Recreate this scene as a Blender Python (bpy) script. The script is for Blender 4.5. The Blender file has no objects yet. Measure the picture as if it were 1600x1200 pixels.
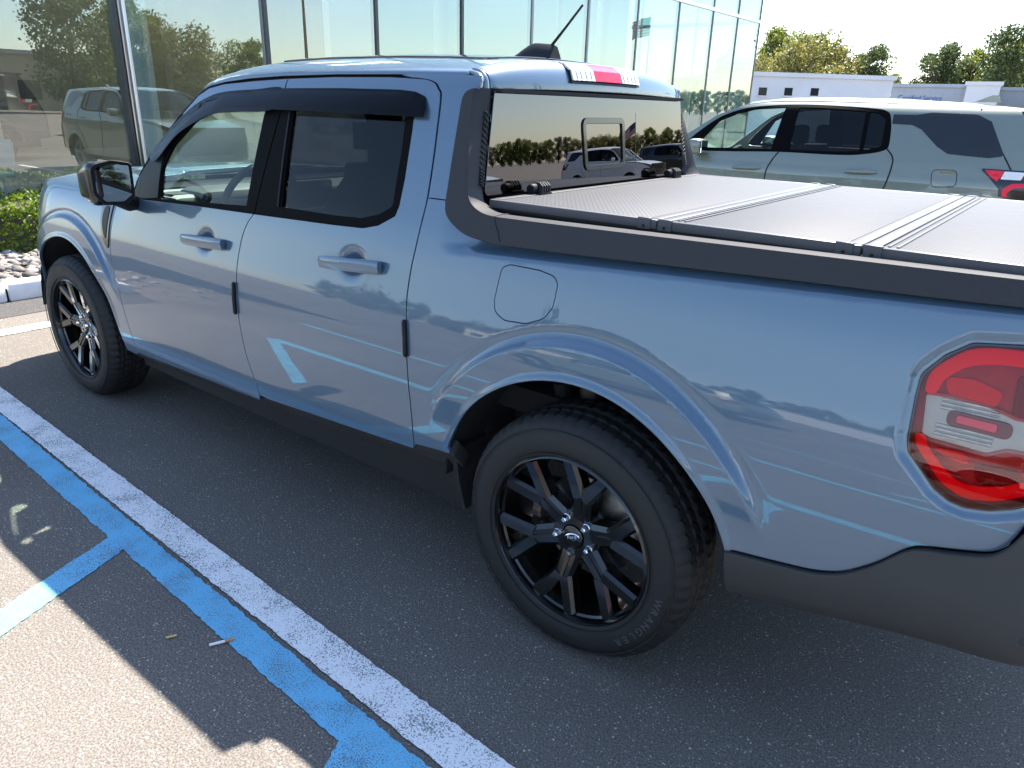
import bpy, bmesh, math, random
import numpy as np
from mathutils import Vector, Matrix
from mathutils.geometry import delaunay_2d_cdt

sc = bpy.context.scene
COL = sc.collection
rng = np.random.default_rng(7)
random.seed(7)

# ------------------------------------------------------------------ camera
CAM = (-0.9455, 2.4034, 1.5222)
YAW, PITCH, ROLL, FPX = -0.9163, 0.3650, 0.0284, 1140.0
cam_data = bpy.data.cameras.new('camera')
cam = bpy.data.objects.new('camera', cam_data)
COL.objects.link(cam)
_f = Vector((math.cos(PITCH)*math.cos(YAW), math.cos(PITCH)*math.sin(YAW), -math.sin(PITCH)))
_r = _f.cross(Vector((0, 0, 1))).normalized()
_u = _r.cross(_f)
_r2 = _r*math.cos(ROLL) + _u*math.sin(ROLL)
_u2 = -_r*math.sin(ROLL) + _u*math.cos(ROLL)
_m = Matrix((_r2, _u2, -_f)).transposed().to_4x4()
_m.translation = CAM
cam.matrix_world = _m
cam_data.sensor_fit = 'HORIZONTAL'
cam_data.sensor_width = 36.0
cam_data.lens = FPX/1600*36.0
cam_data.clip_start = 0.05
cam_data.clip_end = 3000
sc.camera = cam

# ------------------------------------------------------------------ light
SUN_TO = Vector((0.075, -0.69, 1.0)).normalized()      # direction towards the sun
sun_el = math.asin(SUN_TO.z)
world = bpy.data.worlds.new('World')
sc.world = world
world.use_nodes = True
wn = world.node_tree.nodes
wl = world.node_tree.links
sky_tex = wn.new('ShaderNodeTexSky')
sky_tex.sky_type = 'NISHITA'
sky_tex.sun_disc = False
sky_tex.sun_elevation = sun_el
sky_tex.sun_rotation = math.atan2(SUN_TO.x, SUN_TO.y)
sky_tex.air_density = 1.0
sky_tex.dust_density = 0.6
sky_tex.ozone_density = 1.5
# thin high cloud streaks mixed over the clear sky
tc = wn.new('ShaderNodeTexCoord')
mp = wn.new('ShaderNodeMapping'); mp.inputs['Scale'].default_value = (1.0, 1.0, 5.0)
nz = wn.new('ShaderNodeTexNoise'); nz.inputs['Scale'].default_value = 1.7; nz.inputs['Detail'].default_value = 7; nz.inputs['Roughness'].default_value = 0.55
cr = wn.new('ShaderNodeValToRGB'); cr.color_ramp.elements[0].position = 0.55; cr.color_ramp.elements[1].position = 0.85
cr.color_ramp.elements[0].color = (0, 0, 0, 1); cr.color_ramp.elements[1].color = (0.40, 0.40, 0.40, 1)
mx = wn.new('ShaderNodeMixRGB'); mx.inputs['Color2'].default_value = (4.6, 4.7, 4.9, 1)
bg = wn['Background']; bg.inputs['Strength'].default_value = 0.064
wl.new(tc.outputs['Generated'], mp.inputs['Vector']); wl.new(mp.outputs['Vector'], nz.inputs['Vector'])
wl.new(nz.outputs['Fac'], cr.inputs['Fac']); wl.new(cr.outputs['Color'], mx.inputs['Fac'])
wl.new(sky_tex.outputs['Color'], mx.inputs['Color1']); wl.new(mx.outputs['Color'], bg.inputs['Color'])

sun_d = bpy.data.lights.new('sun', 'SUN')
sun_d.energy = 3.15
sun_d.angle = math.radians(0.53)
sun_d.color = (1.0, 0.93, 0.84)
sun = bpy.data.objects.new('sun', sun_d)
sun.rotation_euler = SUN_TO.to_track_quat('Z', 'Y').to_euler()
sun.location = (0, -20, 40)
COL.objects.link(sun)

sc.view_settings.view_transform = 'Standard'
sc.view_settings.look = 'None'
sc.view_settings.gamma = 1.0
sc.view_settings.exposure = 2.72
sc.render.engine = 'CYCLES'
sc.cycles.use_denoising = True
try:
    sc.cycles.denoiser = 'OPENIMAGEDENOISE'
    sc.cycles.denoising_input_passes = 'RGB_ALBEDO_NORMAL'
    sc.cycles.denoising_prefilter = 'ACCURATE'
except Exception:
    pass
sc.cycles.max_bounces = 8
sc.cycles.transparent_max_bounces = 16
sc.cycles.glossy_bounces = 4
sc.cycles.caustics_reflective = False
sc.cycles.caustics_refractive = False
sc.cycles.sample_clamp_indirect = 6

# ------------------------------------------------------------------ materials
MATS = {}
def nodes_of(m):
    return m.node_tree.nodes, m.node_tree.links

def mat(name, col, rough=0.5, metal=0.0, coat=0.0, coat_rough=0.03, var=0.0, var_scale=8.0, bump=0.0, bump_scale=200.0,
        spec=0.5, rough_var=0.0, emis=None, emis_s=0.0):
    m = bpy.data.materials.new(name); m.use_nodes = True
    n, l = nodes_of(m); b = n['Principled BSDF']
    b.inputs['Base Color'].default_value = (*col, 1)
    b.inputs['Roughness'].default_value = rough
    b.inputs['Metallic'].default_value = metal
    b.inputs['Coat Weight'].default_value = coat
    b.inputs['Coat Roughness'].default_value = coat_rough
    b.inputs['Specular IOR Level'].default_value = spec
    if emis:
        b.inputs['Emission Color'].default_value = (*emis, 1); b.inputs['Emission Strength'].default_value = emis_s
    t = n.new('ShaderNodeTexCoord')
    if var > 0 or rough_var > 0:
        z = n.new('ShaderNodeTexNoise'); z.inputs['Scale'].default_value = var_scale; z.inputs['Detail'].default_value = 6
        l.new(t.outputs['Object'], z.inputs['Vector'])
        if var > 0:
            r = n.new('ShaderNodeValToRGB')
            r.color_ramp.elements[0].position = 0.3; r.color_ramp.elements[1].position = 0.7
            r.color_ramp.elements[0].color = (*[c*(1-var) for c in col], 1)
            r.color_ramp.elements[1].color = (*[min(1, c*(1+var)) for c in col], 1)
            l.new(z.outputs['Fac'], r.inputs['Fac']); l.new(r.outputs['Color'], b.inputs['Base Color'])
        if rough_var > 0:
            q = n.new('ShaderNodeMapRange')
            q.inputs['To Min'].default_value = max(0, rough-rough_var); q.inputs['To Max'].default_value = min(1, rough+rough_var)
            l.new(z.outputs['Fac'], q.inputs['Value']); l.new(q.outputs['Result'], b.inputs['Roughness'])
    if bump > 0:
        z2 = n.new('ShaderNodeTexNoise'); z2.inputs['Scale'].default_value = bump_scale; z2.inputs['Detail'].default_value = 3
        l.new(t.outputs['Object'], z2.inputs['Vector'])
        bp = n.new('ShaderNodeBump'); bp.inputs['Strength'].default_value = bump; bp.inputs['Distance'].default_value = 0.002
        l.new(z2.outputs['Fac'], bp.inputs['Height']); l.new(bp.outputs['Normal'], b.inputs['Normal'])
    MATS[name] = m
    return m

def glass(name, tint, base_refl=0.03, ior=1.5, refl=(1, 1, 1), rough=0.0):
    """thin pane: tinted straight-through light plus a mirror reflection that follows Fresnel"""
    m = bpy.data.materials.new(name); m.use_nodes = True
    n, l = nodes_of(m); n.clear()
    out = n.new('ShaderNodeOutputMaterial')
    tr = n.new('ShaderNodeBsdfTransparent'); tr.inputs['Color'].default_value = (*tint, 1)
    gl = n.new('ShaderNodeBsdfGlossy'); gl.inputs['Color'].default_value = (*refl, 1); gl.inputs['Roughness'].default_value = rough
    # Schlick's form of Fresnel, the same from both sides of the pane
    f0 = ((ior-1)/(ior+1))**2+base_refl
    lw = n.new('ShaderNodeLayerWeight'); lw.inputs['Blend'].default_value = 0.5
    pw = n.new('ShaderNodeMath'); pw.operation = 'POWER'; pw.inputs[1].default_value = 5.0
    mr = n.new('ShaderNodeMapRange'); mr.inputs['To Min'].default_value = f0; mr.inputs['To Max'].default_value = 1.0
    ms = n.new('ShaderNodeMixShader')
    l.new(lw.outputs['Facing'], pw.inputs[0]); l.new(pw.outputs[0], mr.inputs['Value']); l.new(mr.outputs['Result'], ms.inputs['Fac'])
    l.new(tr.outputs[0], ms.inputs[1]); l.new(gl.outputs[0], ms.inputs[2]); l.new(ms.outputs[0], out.inputs['Surface'])
    MATS[name] = m
    return m

def paint_mat(name, col, flake=0.35):
    m = bpy.data.materials.new(name); m.use_nodes = True
    n, l = nodes_of(m); b = n['Principled BSDF']
    b.inputs['Base Color'].default_value = (*col, 1)
    b.inputs['Metallic'].default_value = flake
    b.inputs['Roughness'].default_value = 0.36
    b.inputs['Coat Weight'].default_value = 1.0
    b.inputs['Coat Roughness'].default_value = 0.012
    b.inputs['Coat IOR'].default_value = 1.6
    t = n.new('ShaderNodeTexCoord')
    # faint film of dust low on the panels and orange peel in the clear coat
    z = n.new('ShaderNodeTexNoise'); z.inputs['Scale'].default_value = 14; z.inputs['Detail'].default_value = 7
    l.new(t.outputs['Object'], z.inputs['Vector'])
    q = n.new('ShaderNodeMapRange'); q.inputs['From Min'].default_value = 0.35; q.inputs['From Max'].default_value = 0.75
    q.inputs['To Min'].default_value = 0.008; q.inputs['To Max'].default_value = 0.04
    l.new(z.outputs['Fac'], q.inputs['Value']); l.new(q.outputs['Result'], b.inputs['Coat Roughness'])
    w = n.new('ShaderNodeTexNoise'); w.inputs['Scale'].default_value = 3.2; w.inputs['Detail'].default_value = 2
    l.new(t.outputs['Object'], w.inputs['Vector'])
    bp = n.new('ShaderNodeBump'); bp.inputs['Strength'].default_value = 0.05; bp.inputs['Distance'].default_value = 0.006
    l.new(w.outputs['Fac'], bp.inputs['Height'])
    l.new(bp.outputs['Normal'], b.inputs['Coat Normal'])
    MATS[name] = m
    return m

paint_mat('azure_paint', (0.058, 0.106, 0.160), 0.2)
paint_mat('sage_paint', (0.165, 0.195, 0.160), 0.15)
paint_mat('black_paint', (0.012, 0.013, 0.015), 0.1)
paint_mat('white_paint_coat', (0.72, 0.73, 0.74), 0.0)
paint_mat('red_paint_coat', (0.30, 0.03, 0.025), 0.1)
mat('seam_black', (0.006, 0.006, 0.007), 0.8)
mat('cladding', (0.040, 0.040, 0.043), 0.6, spec=0.12, bump=0.25, bump_scale=900, rough_var=0.06, var_scale=5)
mat('bumper_plastic', (0.038, 0.036, 0.035), 0.50, spec=0.3, bump=0.3, bump_scale=1100, var=0.12, var_scale=3)
mat('trim_black', (0.004, 0.004, 0.0045), 0.5, spec=0.03)
mat('gloss_black', (0.004, 0.004, 0.004), 0.2, coat=0.5, coat_rough=0.06)
mat('satin_black', (0.009, 0.009, 0.010), 0.45, spec=0.25)
mat('rubber', (0.0055, 0.0055, 0.0055), 0.68, var=0.35, var_scale=30, rough_var=0.12, bump=0.15, bump_scale=300)
mat('rubber_letter', (0.05, 0.05, 0.052), 0.7)
mat('liner', (0.006, 0.006, 0.006), 0.85, bump=0.4, bump_scale=120)
mat('chrome', (0.85, 0.85, 0.86), 0.07, metal=1.0)
mat('dull_steel', (0.30, 0.29, 0.28), 0.38, metal=1.0, var=0.25, var_scale=40)
mat('rust_steel', (0.12, 0.09, 0.075), 0.6, metal=0.6, var=0.3, var_scale=60)
mat('mirror_silver', (0.62, 0.70, 0.74), 0.015, metal=1.0)
mat('lamp_red', (0.60, 0.03, 0.035), 0.2, spec=0.3)
mat('lamp_red_bright', (0.85, 0.02, 0.06), 0.22, spec=0.3)
mat('lamp_maroon', (0.14, 0.022, 0.020), 0.25, spec=0.3)
mat('lamp_clear', (0.26, 0.24, 0.215), 0.22, metal=0.5)
mat('lamp_white', (0.80, 0.80, 0.79), 0.2, coat=0.6)
mat('dash_grey', (0.26, 0.27, 0.265), 0.55, bump=0.2, bump_scale=400)
mat('dash_dark', (0.025, 0.026, 0.028), 0.6)
mat('seat_dark', (0.022, 0.023, 0.026), 0.75, bump=0.3, bump_scale=300)
mat('headliner', (0.55, 0.54, 0.50), 0.9)
mat('screen', (0.02, 0.025, 0.03), 0.08)
glass('glass_front', (0.80, 0.93, 0.87), 0.0, ior=1.36)
glass('glass_dark', (0.050, 0.052, 0.055), 0.0, ior=1.36)
glass('glass_rear', (0.02, 0.02, 0.022), 0.085, ior=1.55, refl=(.97, .96, 1.0))
glass('glass_visor', (0.02, 0.02, 0.022), 0.0, ior=1.22)
glass('glass_roof', (0.015, 0.015, 0.017), 0.05)
glass('lens_clear', (0.95, 0.92, 0.90), 0.0, ior=1.4)
glass('lens_red', (0.86, 0.17, 0.18), 0.0, ior=1.4)
mat('lamp_housing', (0.30, 0.20, 0.18), 0.3, var=.15, var_scale=40)

# ------------------------------------------------------------------ object helpers
def setp(o, label=None, cat=None, group=None, kind=None):
    if label: o['label'] = label
    if cat: o['category'] = cat
    if group: o['group'] = group
    if kind: o['kind'] = kind
    return o

def root(name, loc, label, cat, group=None):
    o = bpy.data.objects.new(name, None)
    o.location = loc; o.empty_display_size = 0.1
    COL.objects.link(o)
    return setp(o, label, cat, group)

def attach(o, parent):
    if parent is None: return
    o.parent = parent
    if parent.parent is None:
        o.matrix_parent_inverse = Matrix.Translation(-Vector(parent.location))
    elif 'wloc' in parent:
        o.matrix_parent_inverse = Matrix.Translation(-Vector(parent['wloc']))

def mesh_obj(name, verts, faces, m, parent=None, smooth=False, normals=None, sharp=None):
    me = bpy.data.meshes.new(name)
    me.from_pydata([tuple(map(float, v)) for v in verts], [], [tuple(map(int, f)) for f in faces])
    if m is not None: me.materials.append(MATS[m] if isinstance(m, str) else m)
    me.update()
    if smooth or normals is not None:
        me.polygons.foreach_set('use_smooth', [True]*len(me.polygons))
        if sharp is not None:
            me.set_sharp_from_angle(angle=math.radians(sharp))
    if normals is not None:
        me.normals_split_custom_set_from_vertices([tuple(map(float, v)) for v in normals])
    o = bpy.data.objects.new(name, me)
    COL.objects.link(o)
    attach(o, parent)
    return o

class MB:
    """collects primitives, then builds one mesh"""
    def __init__(s): s.v = []; s.f = []
    def add(s, v, f):
        k = len(s.v); s.v += [tuple(p) for p in v]; s.f += [tuple(i+k for i in q) for q in f]
    def box(s, lo, hi, bev=0.0):
        x0, y0, z0 = lo; x1, y1, z1 = hi
        b = min(bev, abs(x1-x0)*.49, abs(y1-y0)*.49, abs(z1-z0)*.49)
        if b <= 0:
            v = [(x0,y0,z0),(x1,y0,z0),(x1,y1,z0),(x0,y1,z0),(x0,y0,z1),(x1,y0,z1),(x1,y1,z1),(x0,y1,z1)]
            s.add(v, [(0,3,2,1),(4,5,6,7),(0,1,5,4),(1,2,6,5),(2,3,7,6),(3,0,4,7)])
        else:
            bm = bmesh.new(); bmesh.ops.create_cube(bm, size=1)
            for q in bm.verts: q.co = Vector(((x0+x1)/2+q.co.x*(x1-x0), (y0+y1)/2+q.co.y*(y1-y0), (z0+z1)/2+q.co.z*(z1-z0)))
            bmesh.ops.bevel(bm, geom=list(bm.edges), offset=b, segments=2, affect='EDGES', profile=.5)
            s.bm(bm)
        return s
    def bm(s, bm):
        bm.verts.index_update()
        s.add([q.co[:] for q in bm.verts], [[q.index for q in f.verts] for f in bm.faces]); bm.free(); return s
    def tube(s, pts, r, n=10, cap=True, radii=None):
        pts = [Vector(p) for p in pts]; k0 = len(s.v); N = len(pts)
        prev = None
        for i, p in enumerate(pts):
            t = (pts[min(i+1, N-1)]-pts[max(i-1, 0)]).normalized()
            if prev is None:
                a = t.orthogonal().normalized()
            else:
                a = (prev - t*prev.dot(t)).normalized()
            prev = a; b = t.cross(a)
            rr = radii[i] if radii else r
            for j in range(n):
                g = 2*math.pi*j/n
                s.v.append(tuple(p + (a*math.cos(g)+b*math.sin(g))*rr))
        for i in range(N-1):
            for j in range(n):
                s.f.append((k0+i*n+j, k0+i*n+(j+1) % n, k0+(i+1)*n+(j+1) % n, k0+(i+1)*n+j))
        if cap:
            s.f.append(tuple(k0+j for j in reversed(range(n)))); s.f.append(tuple(k0+(N-1)*n+j for j in range(n)))
        return s
    def lathe(s, prof, n=48, axis='y', c=(0, 0, 0), closed=False):
        """prof: list of (radius, along-axis)"""
        k0 = len(s.v); P = len(prof)
        for i in range(n):
            g = 2*math.pi*i/n
            for r, h in prof:
                if axis == 'y': p = (c[0]+r*math.cos(g), c[1]+h, c[2]+r*math.sin(g))
                elif axis == 'z': p = (c[0]+r*math.cos(g), c[1]+r*math.sin(g), c[2]+h)
                else: p = (c[0]+h, c[1]+r*math.cos(g), c[2]+r*math.sin(g))
                s.v.append(p)
        for i in range(n):
            j = (i+1) % n
            for k in range(P-1 if not closed else P):
                a, b = k0+i*P+k, k0+i*P+(k+1) % P
                d, e = k0+j*P+k, k0+j*P+(k+1) % P
                s.f.append((a, b, e, d))
        return s
    def prism(s, poly, axis, lo, hi):
        """extrude a 2-D polygon; axis 'y': poly is (x,z); 'x': (y,z); 'z': (x,y)"""
        def P(p, h):
            return (p[0], h, p[1]) if axis == 'y' else ((h, p[0], p[1]) if axis == 'x' else (p[0], p[1], h))
        n = len(poly)
        s.add([P(p, lo) for p in poly]+[P(p, hi) for p in poly],
              [tuple(range(n)), tuple(range(2*n-1, n-1, -1))]+[(i, i+n, (i+1) % n+n, (i+1) % n) for i in range(n)])
        return s
    def build(s, name, m, parent=None, smooth=False, sharp=30):
        o = mesh_obj(name, s.v, s.f, m, parent)
        me = o.data
        bm = bmesh.new(); bm.from_mesh(me); bmesh.ops.recalc_face_normals(bm, faces=list(bm.faces)); bm.to_mesh(me); bm.free()
        if smooth:
            me.polygons.foreach_set('use_smooth', [True]*len(me.polygons))
            me.set_sharp_from_angle(angle=math.radians(sharp))
        return o

def rs(pts, h, closed=True):
    pts = np.asarray(pts, float)
    q = np.vstack([pts, pts[:1]]) if closed else pts
    out = []
    for a, b in zip(q[:-1], q[1:]):
        n = max(1, int(math.ceil(np.linalg.norm(b-a)/h)))
        for i in range(n): out.append(a+(b-a)*i/n)
    if not closed: out.append(q[-1])
    return np.array(out)

def fil(pts, r=0.0, n=6):
    """polygon with rounded corners; each point (u,v) or (u,v,r)"""
    out = []; N = len(pts)
    for i in range(N):
        p = np.array(pts[i][:2], float); rr = pts[i][2] if len(pts[i]) > 2 else r
        a = np.array(pts[i-1][:2], float)-p; b = np.array(pts[(i+1) % N][:2], float)-p
        la, lb = np.linalg.norm(a), np.linalg.norm(b)
        if rr <= 0 or la < 1e-6 or lb < 1e-6:
            out.append(p); continue
        a /= la; b /= lb
        cosang = np.clip(a@b, -1, 1); ang = math.acos(cosang)
        if ang > math.radians(176): out.append(p); continue
        d = min(rr/math.tan(ang/2), la*.48, lb*.48)
        p0, p1 = p+a*d, p+b*d
        for k in range(n+1):
            t = k/n
            out.append((1-t)**2*p0+2*t*(1-t)*p+t*t*p1)
    return np.array(out)

def crom(pts, h=0.012, closed=False):
    """smooth curve through points"""
    P = np.asarray(pts, float); out = []
    N = len(P)
    for i in range(N if closed else N-1):
        g = (lambda k: P[k % N]) if closed else (lambda k: P[min(max(k, 0), N-1)])
        p0, p1, p2, p3 = g(i-1), g(i), g(i+1), g(i+2)
        n = max(1, int(math.ceil(np.linalg.norm(p2-p1)/h)))
        for k in range(n):
            t = k/n
            out.append(.5*((2*p1)+(-p0+p2)*t+(2*p0-5*p1+4*p2-p3)*t*t+(-p0+3*p1-3*p2+p3)*t**3))
    if not closed: out.append(P[-1])
    return np.array(out)

def inpoly(q, poly):
    x, y = q[:, 0], q[:, 1]; c = np.zeros(len(q), bool)
    a = poly; b = np.roll(poly, -1, 0)
    for (x0, y0), (x1, y1) in zip(a, b):
        if y0 == y1: continue
        m = ((y0 > y) != (y1 > y)) & (x < (x1-x0)*(y-y0)/(y1-y0)+x0)
        c ^= m
    return c

def pdist(q, poly, closed=True):
    a = poly if closed else poly[:-1]
    b = np.roll(poly, -1, 0) if closed else poly[1:]
    d = np.full(len(q), 1e9)
    for p, r in zip(a, b):
        v = r-p; L = v@v
        t = np.clip(((q-p)@v)/max(L, 1e-12), 0, 1)
        d = np.minimum(d, np.linalg.norm(q-(p+t[:, None]*v), axis=1))
    return d

def sstep(a, b, x):
    t = np.clip((x-a)/(b-a), 0, 1); return t*t*(3-2*t)

def shrink(loop, d):
    """move a closed loop inwards by d (negative: outwards)"""
    loop = np.asarray(loop, float)
    A = 0.5*np.sum(loop[:, 0]*np.roll(loop[:, 1], -1)-np.roll(loop[:, 0], -1)*loop[:, 1])
    t = np.roll(loop, -1, 0)-np.roll(loop, 1, 0)
    t /= np.maximum(np.linalg.norm(t, axis=1, keepdims=True), 1e-9)
    n = np.stack([-t[:, 1], t[:, 0]], 1)*(1 if A > 0 else -1)
    return loop+n*d

def panel_data(loop, surf, step=.015, depth=.014, holes=(), edge=None, hem_holes=True, rnd=.0016, extra=None, sgn=1):
    """triangulated sheet over a 2-D loop, mapped by surf, with exact normals and rolled-in edges"""
    edge = edge or step
    loops = [rs(loop, edge)]+[rs(h, edge) for h in holes]
    lo, hi = loops[0].min(0), loops[0].max(0)
    gx = np.arange(lo[0]+step*.5, hi[0], step); gy = np.arange(lo[1]+step*.5, hi[1], step*.87)
    G = np.array([(x+(step*.5 if j % 2 else 0), y) for j, y in enumerate(gy) for x in gx]) if len(gx) and len(gy) else np.zeros((0, 2))
    if extra is not None: G = np.vstack([G, extra]) if len(G) else extra
    if len(G):
        k = inpoly(G, loops[0])
        for h in loops[1:]: k &= ~inpoly(G, h)
        G = G[k]
    if len(G):
        k = np.ones(len(G), bool)
        for h in loops: k &= pdist(G, h) > step*.45
        G = G[k]
    pts, edges = [], []
    for h in loops:
        k0 = len(pts); pts += list(h); n = len(h)
        edges += [(k0+i, k0+(i+1) % n) for i in range(n)]
    pts += list(G)
    r = delaunay_2d_cdt([Vector(p) for p in pts], edges, [], 0, 1e-7)
    V = np.array([v[:] for v in r[0]]); F = np.array([f for f in r[2] if len(f) == 3])
    cen = V[F].mean(1)
    k = inpoly(cen, loops[0])
    for h in loops[1:]: k &= ~inpoly(cen, h)
    F = F[k]
    a = V[F]
    ar = (a[:, 1, 0]-a[:, 0, 0])*(a[:, 2, 1]-a[:, 0, 1])-(a[:, 1, 1]-a[:, 0, 1])*(a[:, 2, 0]-a[:, 0, 0])
    F[ar < 0] = F[ar < 0][:, ::-1]
    F = F[np.abs(ar) > 1e-10]
    def nrm(q):
        e = 8e-4
        du = surf(q+[e, 0])-surf(q-[e, 0]); dv = surf(q+[0, e])-surf(q-[0, e])
        n = np.cross(du, dv)*sgn; return n/np.maximum(np.linalg.norm(n, axis=1, keepdims=True), 1e-12)
    P = surf(V); N = nrm(V)
    verts = [P]; norms = [N]; faces = [tuple(f) for f in F]
    base = len(P)
    if depth > 0:
        for li, h in enumerate(loops):
            if li and not hem_holes: continue
            n = len(h); A = 0.5*np.sum(h[:, 0]*np.roll(h[:, 1], -1)-np.roll(h[:, 0], -1)*h[:, 1])
            if (A < 0) == (li == 0): h = h[::-1]
            p = surf(h); nn = nrm(h)
            t = np.roll(p, -1, 0)-np.roll(p, 1, 0); t /= np.maximum(np.linalg.norm(t, axis=1, keepdims=True), 1e-9)
            lat = np.cross(t, nn)*sgn
            verts += [p, p+lat*rnd-nn*rnd, p-nn*depth]; norms += [nn, lat, lat]
            for i in range(n):
                j = (i+1) % n
                for q in (0, 1):
                    b0 = base+q*n; b1 = base+(q+1)*n
                    faces.append((b0+i, b1+i, b1+j, b0+j))
            base += 3*n
    return np.vstack(verts), faces, np.vstack(norms)

def panel(name, loop, surf, m, parent, sides=(1,), flip=False, **kw):
    """flip: the (u,v) orientation points inwards. Returns {side: object}"""
    V, F, N = panel_data(loop, surf, sgn=-1 if flip else 1, **kw)
    if flip: F = [f[::-1] for f in F]
    out = {}
    for s in sides:
        if s == 1: v, f, n = V, F, N
        else: v, f, n = V*[1, -1, 1], [q[::-1] for q in F], N*[1, -1, 1]
        p = parent[s] if isinstance(parent, dict) else parent
        out[s] = mesh_obj(name, v, f, m, p, normals=n)
    return out

def strip(name, A, B, m, parent, sides=(1,), n_across=6, bulge=0.0, flip=False, closed=False):
    """smooth sheet between two 3-D curves with the same number of points"""
    A = np.asarray(A, float); B = np.asarray(B, float); k = len(A)
    ts = np.linspace(0, 1, n_across+1)
    V = np.vstack([A+(B-A)*t for t in ts])
    if bulge:
        d = np.gradient(A, axis=0); nn = np.cross(d, B-A); nn /= np.maximum(np.linalg.norm(nn, axis=1, keepdims=True), 1e-9)
        V = np.vstack([A+(B-A)*t+nn*bulge*4*t*(1-t) for t in ts])
    F = []
    for r in range(n_across):
        for i in range(k if closed else k-1):
            j = (i+1) % k
            q = (r*k+i, r*k+j, (r+1)*k+j, (r+1)*k+i)
            F.append(q[::-1] if flip else q)
    out = {}
    for s in sides:
        v = V if s == 1 else V*[1, -1, 1]; f = F if s == 1 else [q[::-1] for q in F]
        out[s] = mesh_obj(name, v, f, m, parent[s] if isinstance(parent, dict) else parent, smooth=True)
    return out
# ================================================================== the pickup truck
TW = 3.076          # wheelbase; rear axle at x = 0, front of the truck towards +x
RT, ZH = 0.374, 0.374
truck = root('pickup_truck', (1.5, 0, 0), 'blue grey crew cab pickup truck with black wheels and folding silver bed cover', 'pickup truck')

# plan curve of the body side: u runs along the side (u = x where it is straight)
_us = np.arange(-2.2, 5.4, .002)
def _kappa(u):
    k = np.full_like(u, .006)
    k = k + 1.24*((u > 3.29) & (u < 3.56)) + 1.55*((u >= 3.56) & (u < 4.30))
    k = k + .10*((u < -.55) & (u > -.95)) + 8.6*((u <= -.985) & (u > -1.157))
    return k
_k = _kappa(_us); _i0 = int(np.argmin(np.abs(_us-1.2)))
_phi = -np.cumsum(_k)*.002; _phi -= _phi[_i0]
_ker = np.exp(-np.linspace(-2.5, 2.5, 41)**2/2); _ker /= _ker.sum()
_phi = np.convolve(np.pad(_phi, 20, mode='edge'), _ker, 'valid')
_px = np.cumsum(np.cos(_phi))*.002; _px += 1.2-_px[_i0]
_py = np.cumsum(np.sin(_phi))*.002; _py += .91-_py[_i0]
def plan(u):
    return np.interp(u, _us, _px), np.interp(u, _us, _py), np.interp(u, _us, _phi)

_zz = np.arange(0, 1.9, .004)
def _prof(z, y, sig):
    f = np.interp(_zz, z, y); n = int(sig/.004*3)
    k = np.exp(-(np.arange(-n, n+1)*.004/sig)**2/2); k /= k.sum()
    return np.convolve(np.pad(f, n, mode='edge'), k, 'valid')
PR_CAB = _prof([.15,.25,.33,.42,.50,.6,.7,.8,.9,1.0,1.1,1.17,1.3,1.45,1.565,1.62,1.66,1.69],
               [.80,.85,.882,.897,.901,.900,.897,.890,.875,.850,.827,.808,.765,.712,.668,.635,.58,.48], .022)
PR_FEN = _prof([.15,.25,.33,.42,.50,.6,.7,.8,.9,.97,1.03,1.07,1.10,1.125,1.14,1.15],
               [.80,.85,.882,.897,.901,.900,.897,.890,.874,.856,.836,.815,.785,.73,.64,.5], .018)

LAMP = np.array([(-1.10,1.125),(-.985,1.128),(-.91,1.132),(-.83,1.121),(-.79,1.09),(-.765,1.06),(-.757,1.04),(-.757,1.0),(-.762,.92),(-.769,.89),(-.80,.86),(-.83,.83),(-.86,.813),(-.89,.808),(-.93,.815),(-.965,.83),(-1.0,.85),(-1.03,.862),(-1.10,.87)])
LAMP = fil([(a, b, .02) for a, b in LAMP])

def Sbody(u, z, lamp=True):
    y = np.interp(z, _zz, PR_CAB); w = sstep(2.38, 2.62, u)
    y = y*(1-w)+np.interp(z, _zz, PR_FEN)*w
    for cx in (0.0, TW):
        r = np.hypot(u-cx, z-.37)
        fade = sstep(.58, .76, z)
        y = y+(.017*(1-sstep(.563, .586, r))-.0035*np.exp(-((r-.597)/.012)**2))*fade
        y = y+.006*(1-sstep(.478, .500, r))*sstep(.4, .6, z)
    # upward-facing ledge under the bed rail
    zc = 1.150+.048*(-.28-u)
    y = y-.030*sstep(zc-.004, zc+.03, z)*sstep(.56, .40, u)*(u < 1.0)
    # door handle cups
    for hx, hz in ((1.80, .985), (.925, 1.022)):
        y = y-.012*np.exp(-(((u-hx)/.048)**2+((z-hz)/.038)**2)**1.5)
    if lamp:
        m = (u < -.65)
        if np.any(m):
            q = np.stack([u[m], z[m]], 1); d = pdist(q, LAMP); ins = inpoly(q, LAMP)
            d = np.where(ins, 0, d)
            yy = y[m]-.007*(1-sstep(.001, .022, d)); y = y.copy(); y[m] = yy
    return y

def side(off=0.0, lamp=True):
    def f(q):
        q = np.atleast_2d(q); u, z = q[:, 0], q[:, 1]
        x, y, ph = plan(u); d = Sbody(u, z, lamp)-.91+off
        return np.stack([x-np.sin(ph)*d, y+np.cos(ph)*d, z], 1)
    return f

PAINT = 'azure_paint'
LR = (1, -1)
G2 = .0034     # half a shut line

def arch(cx, a0, a1, r=.478, zb0=None, zb1=None, n=40):
    """opening arc from angle a0 to a1 (degrees)"""
    return [(cx+r*math.cos(math.radians(a)), .37+r*math.sin(math.radians(a))) for a in np.linspace(a0, a1, n)]

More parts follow.
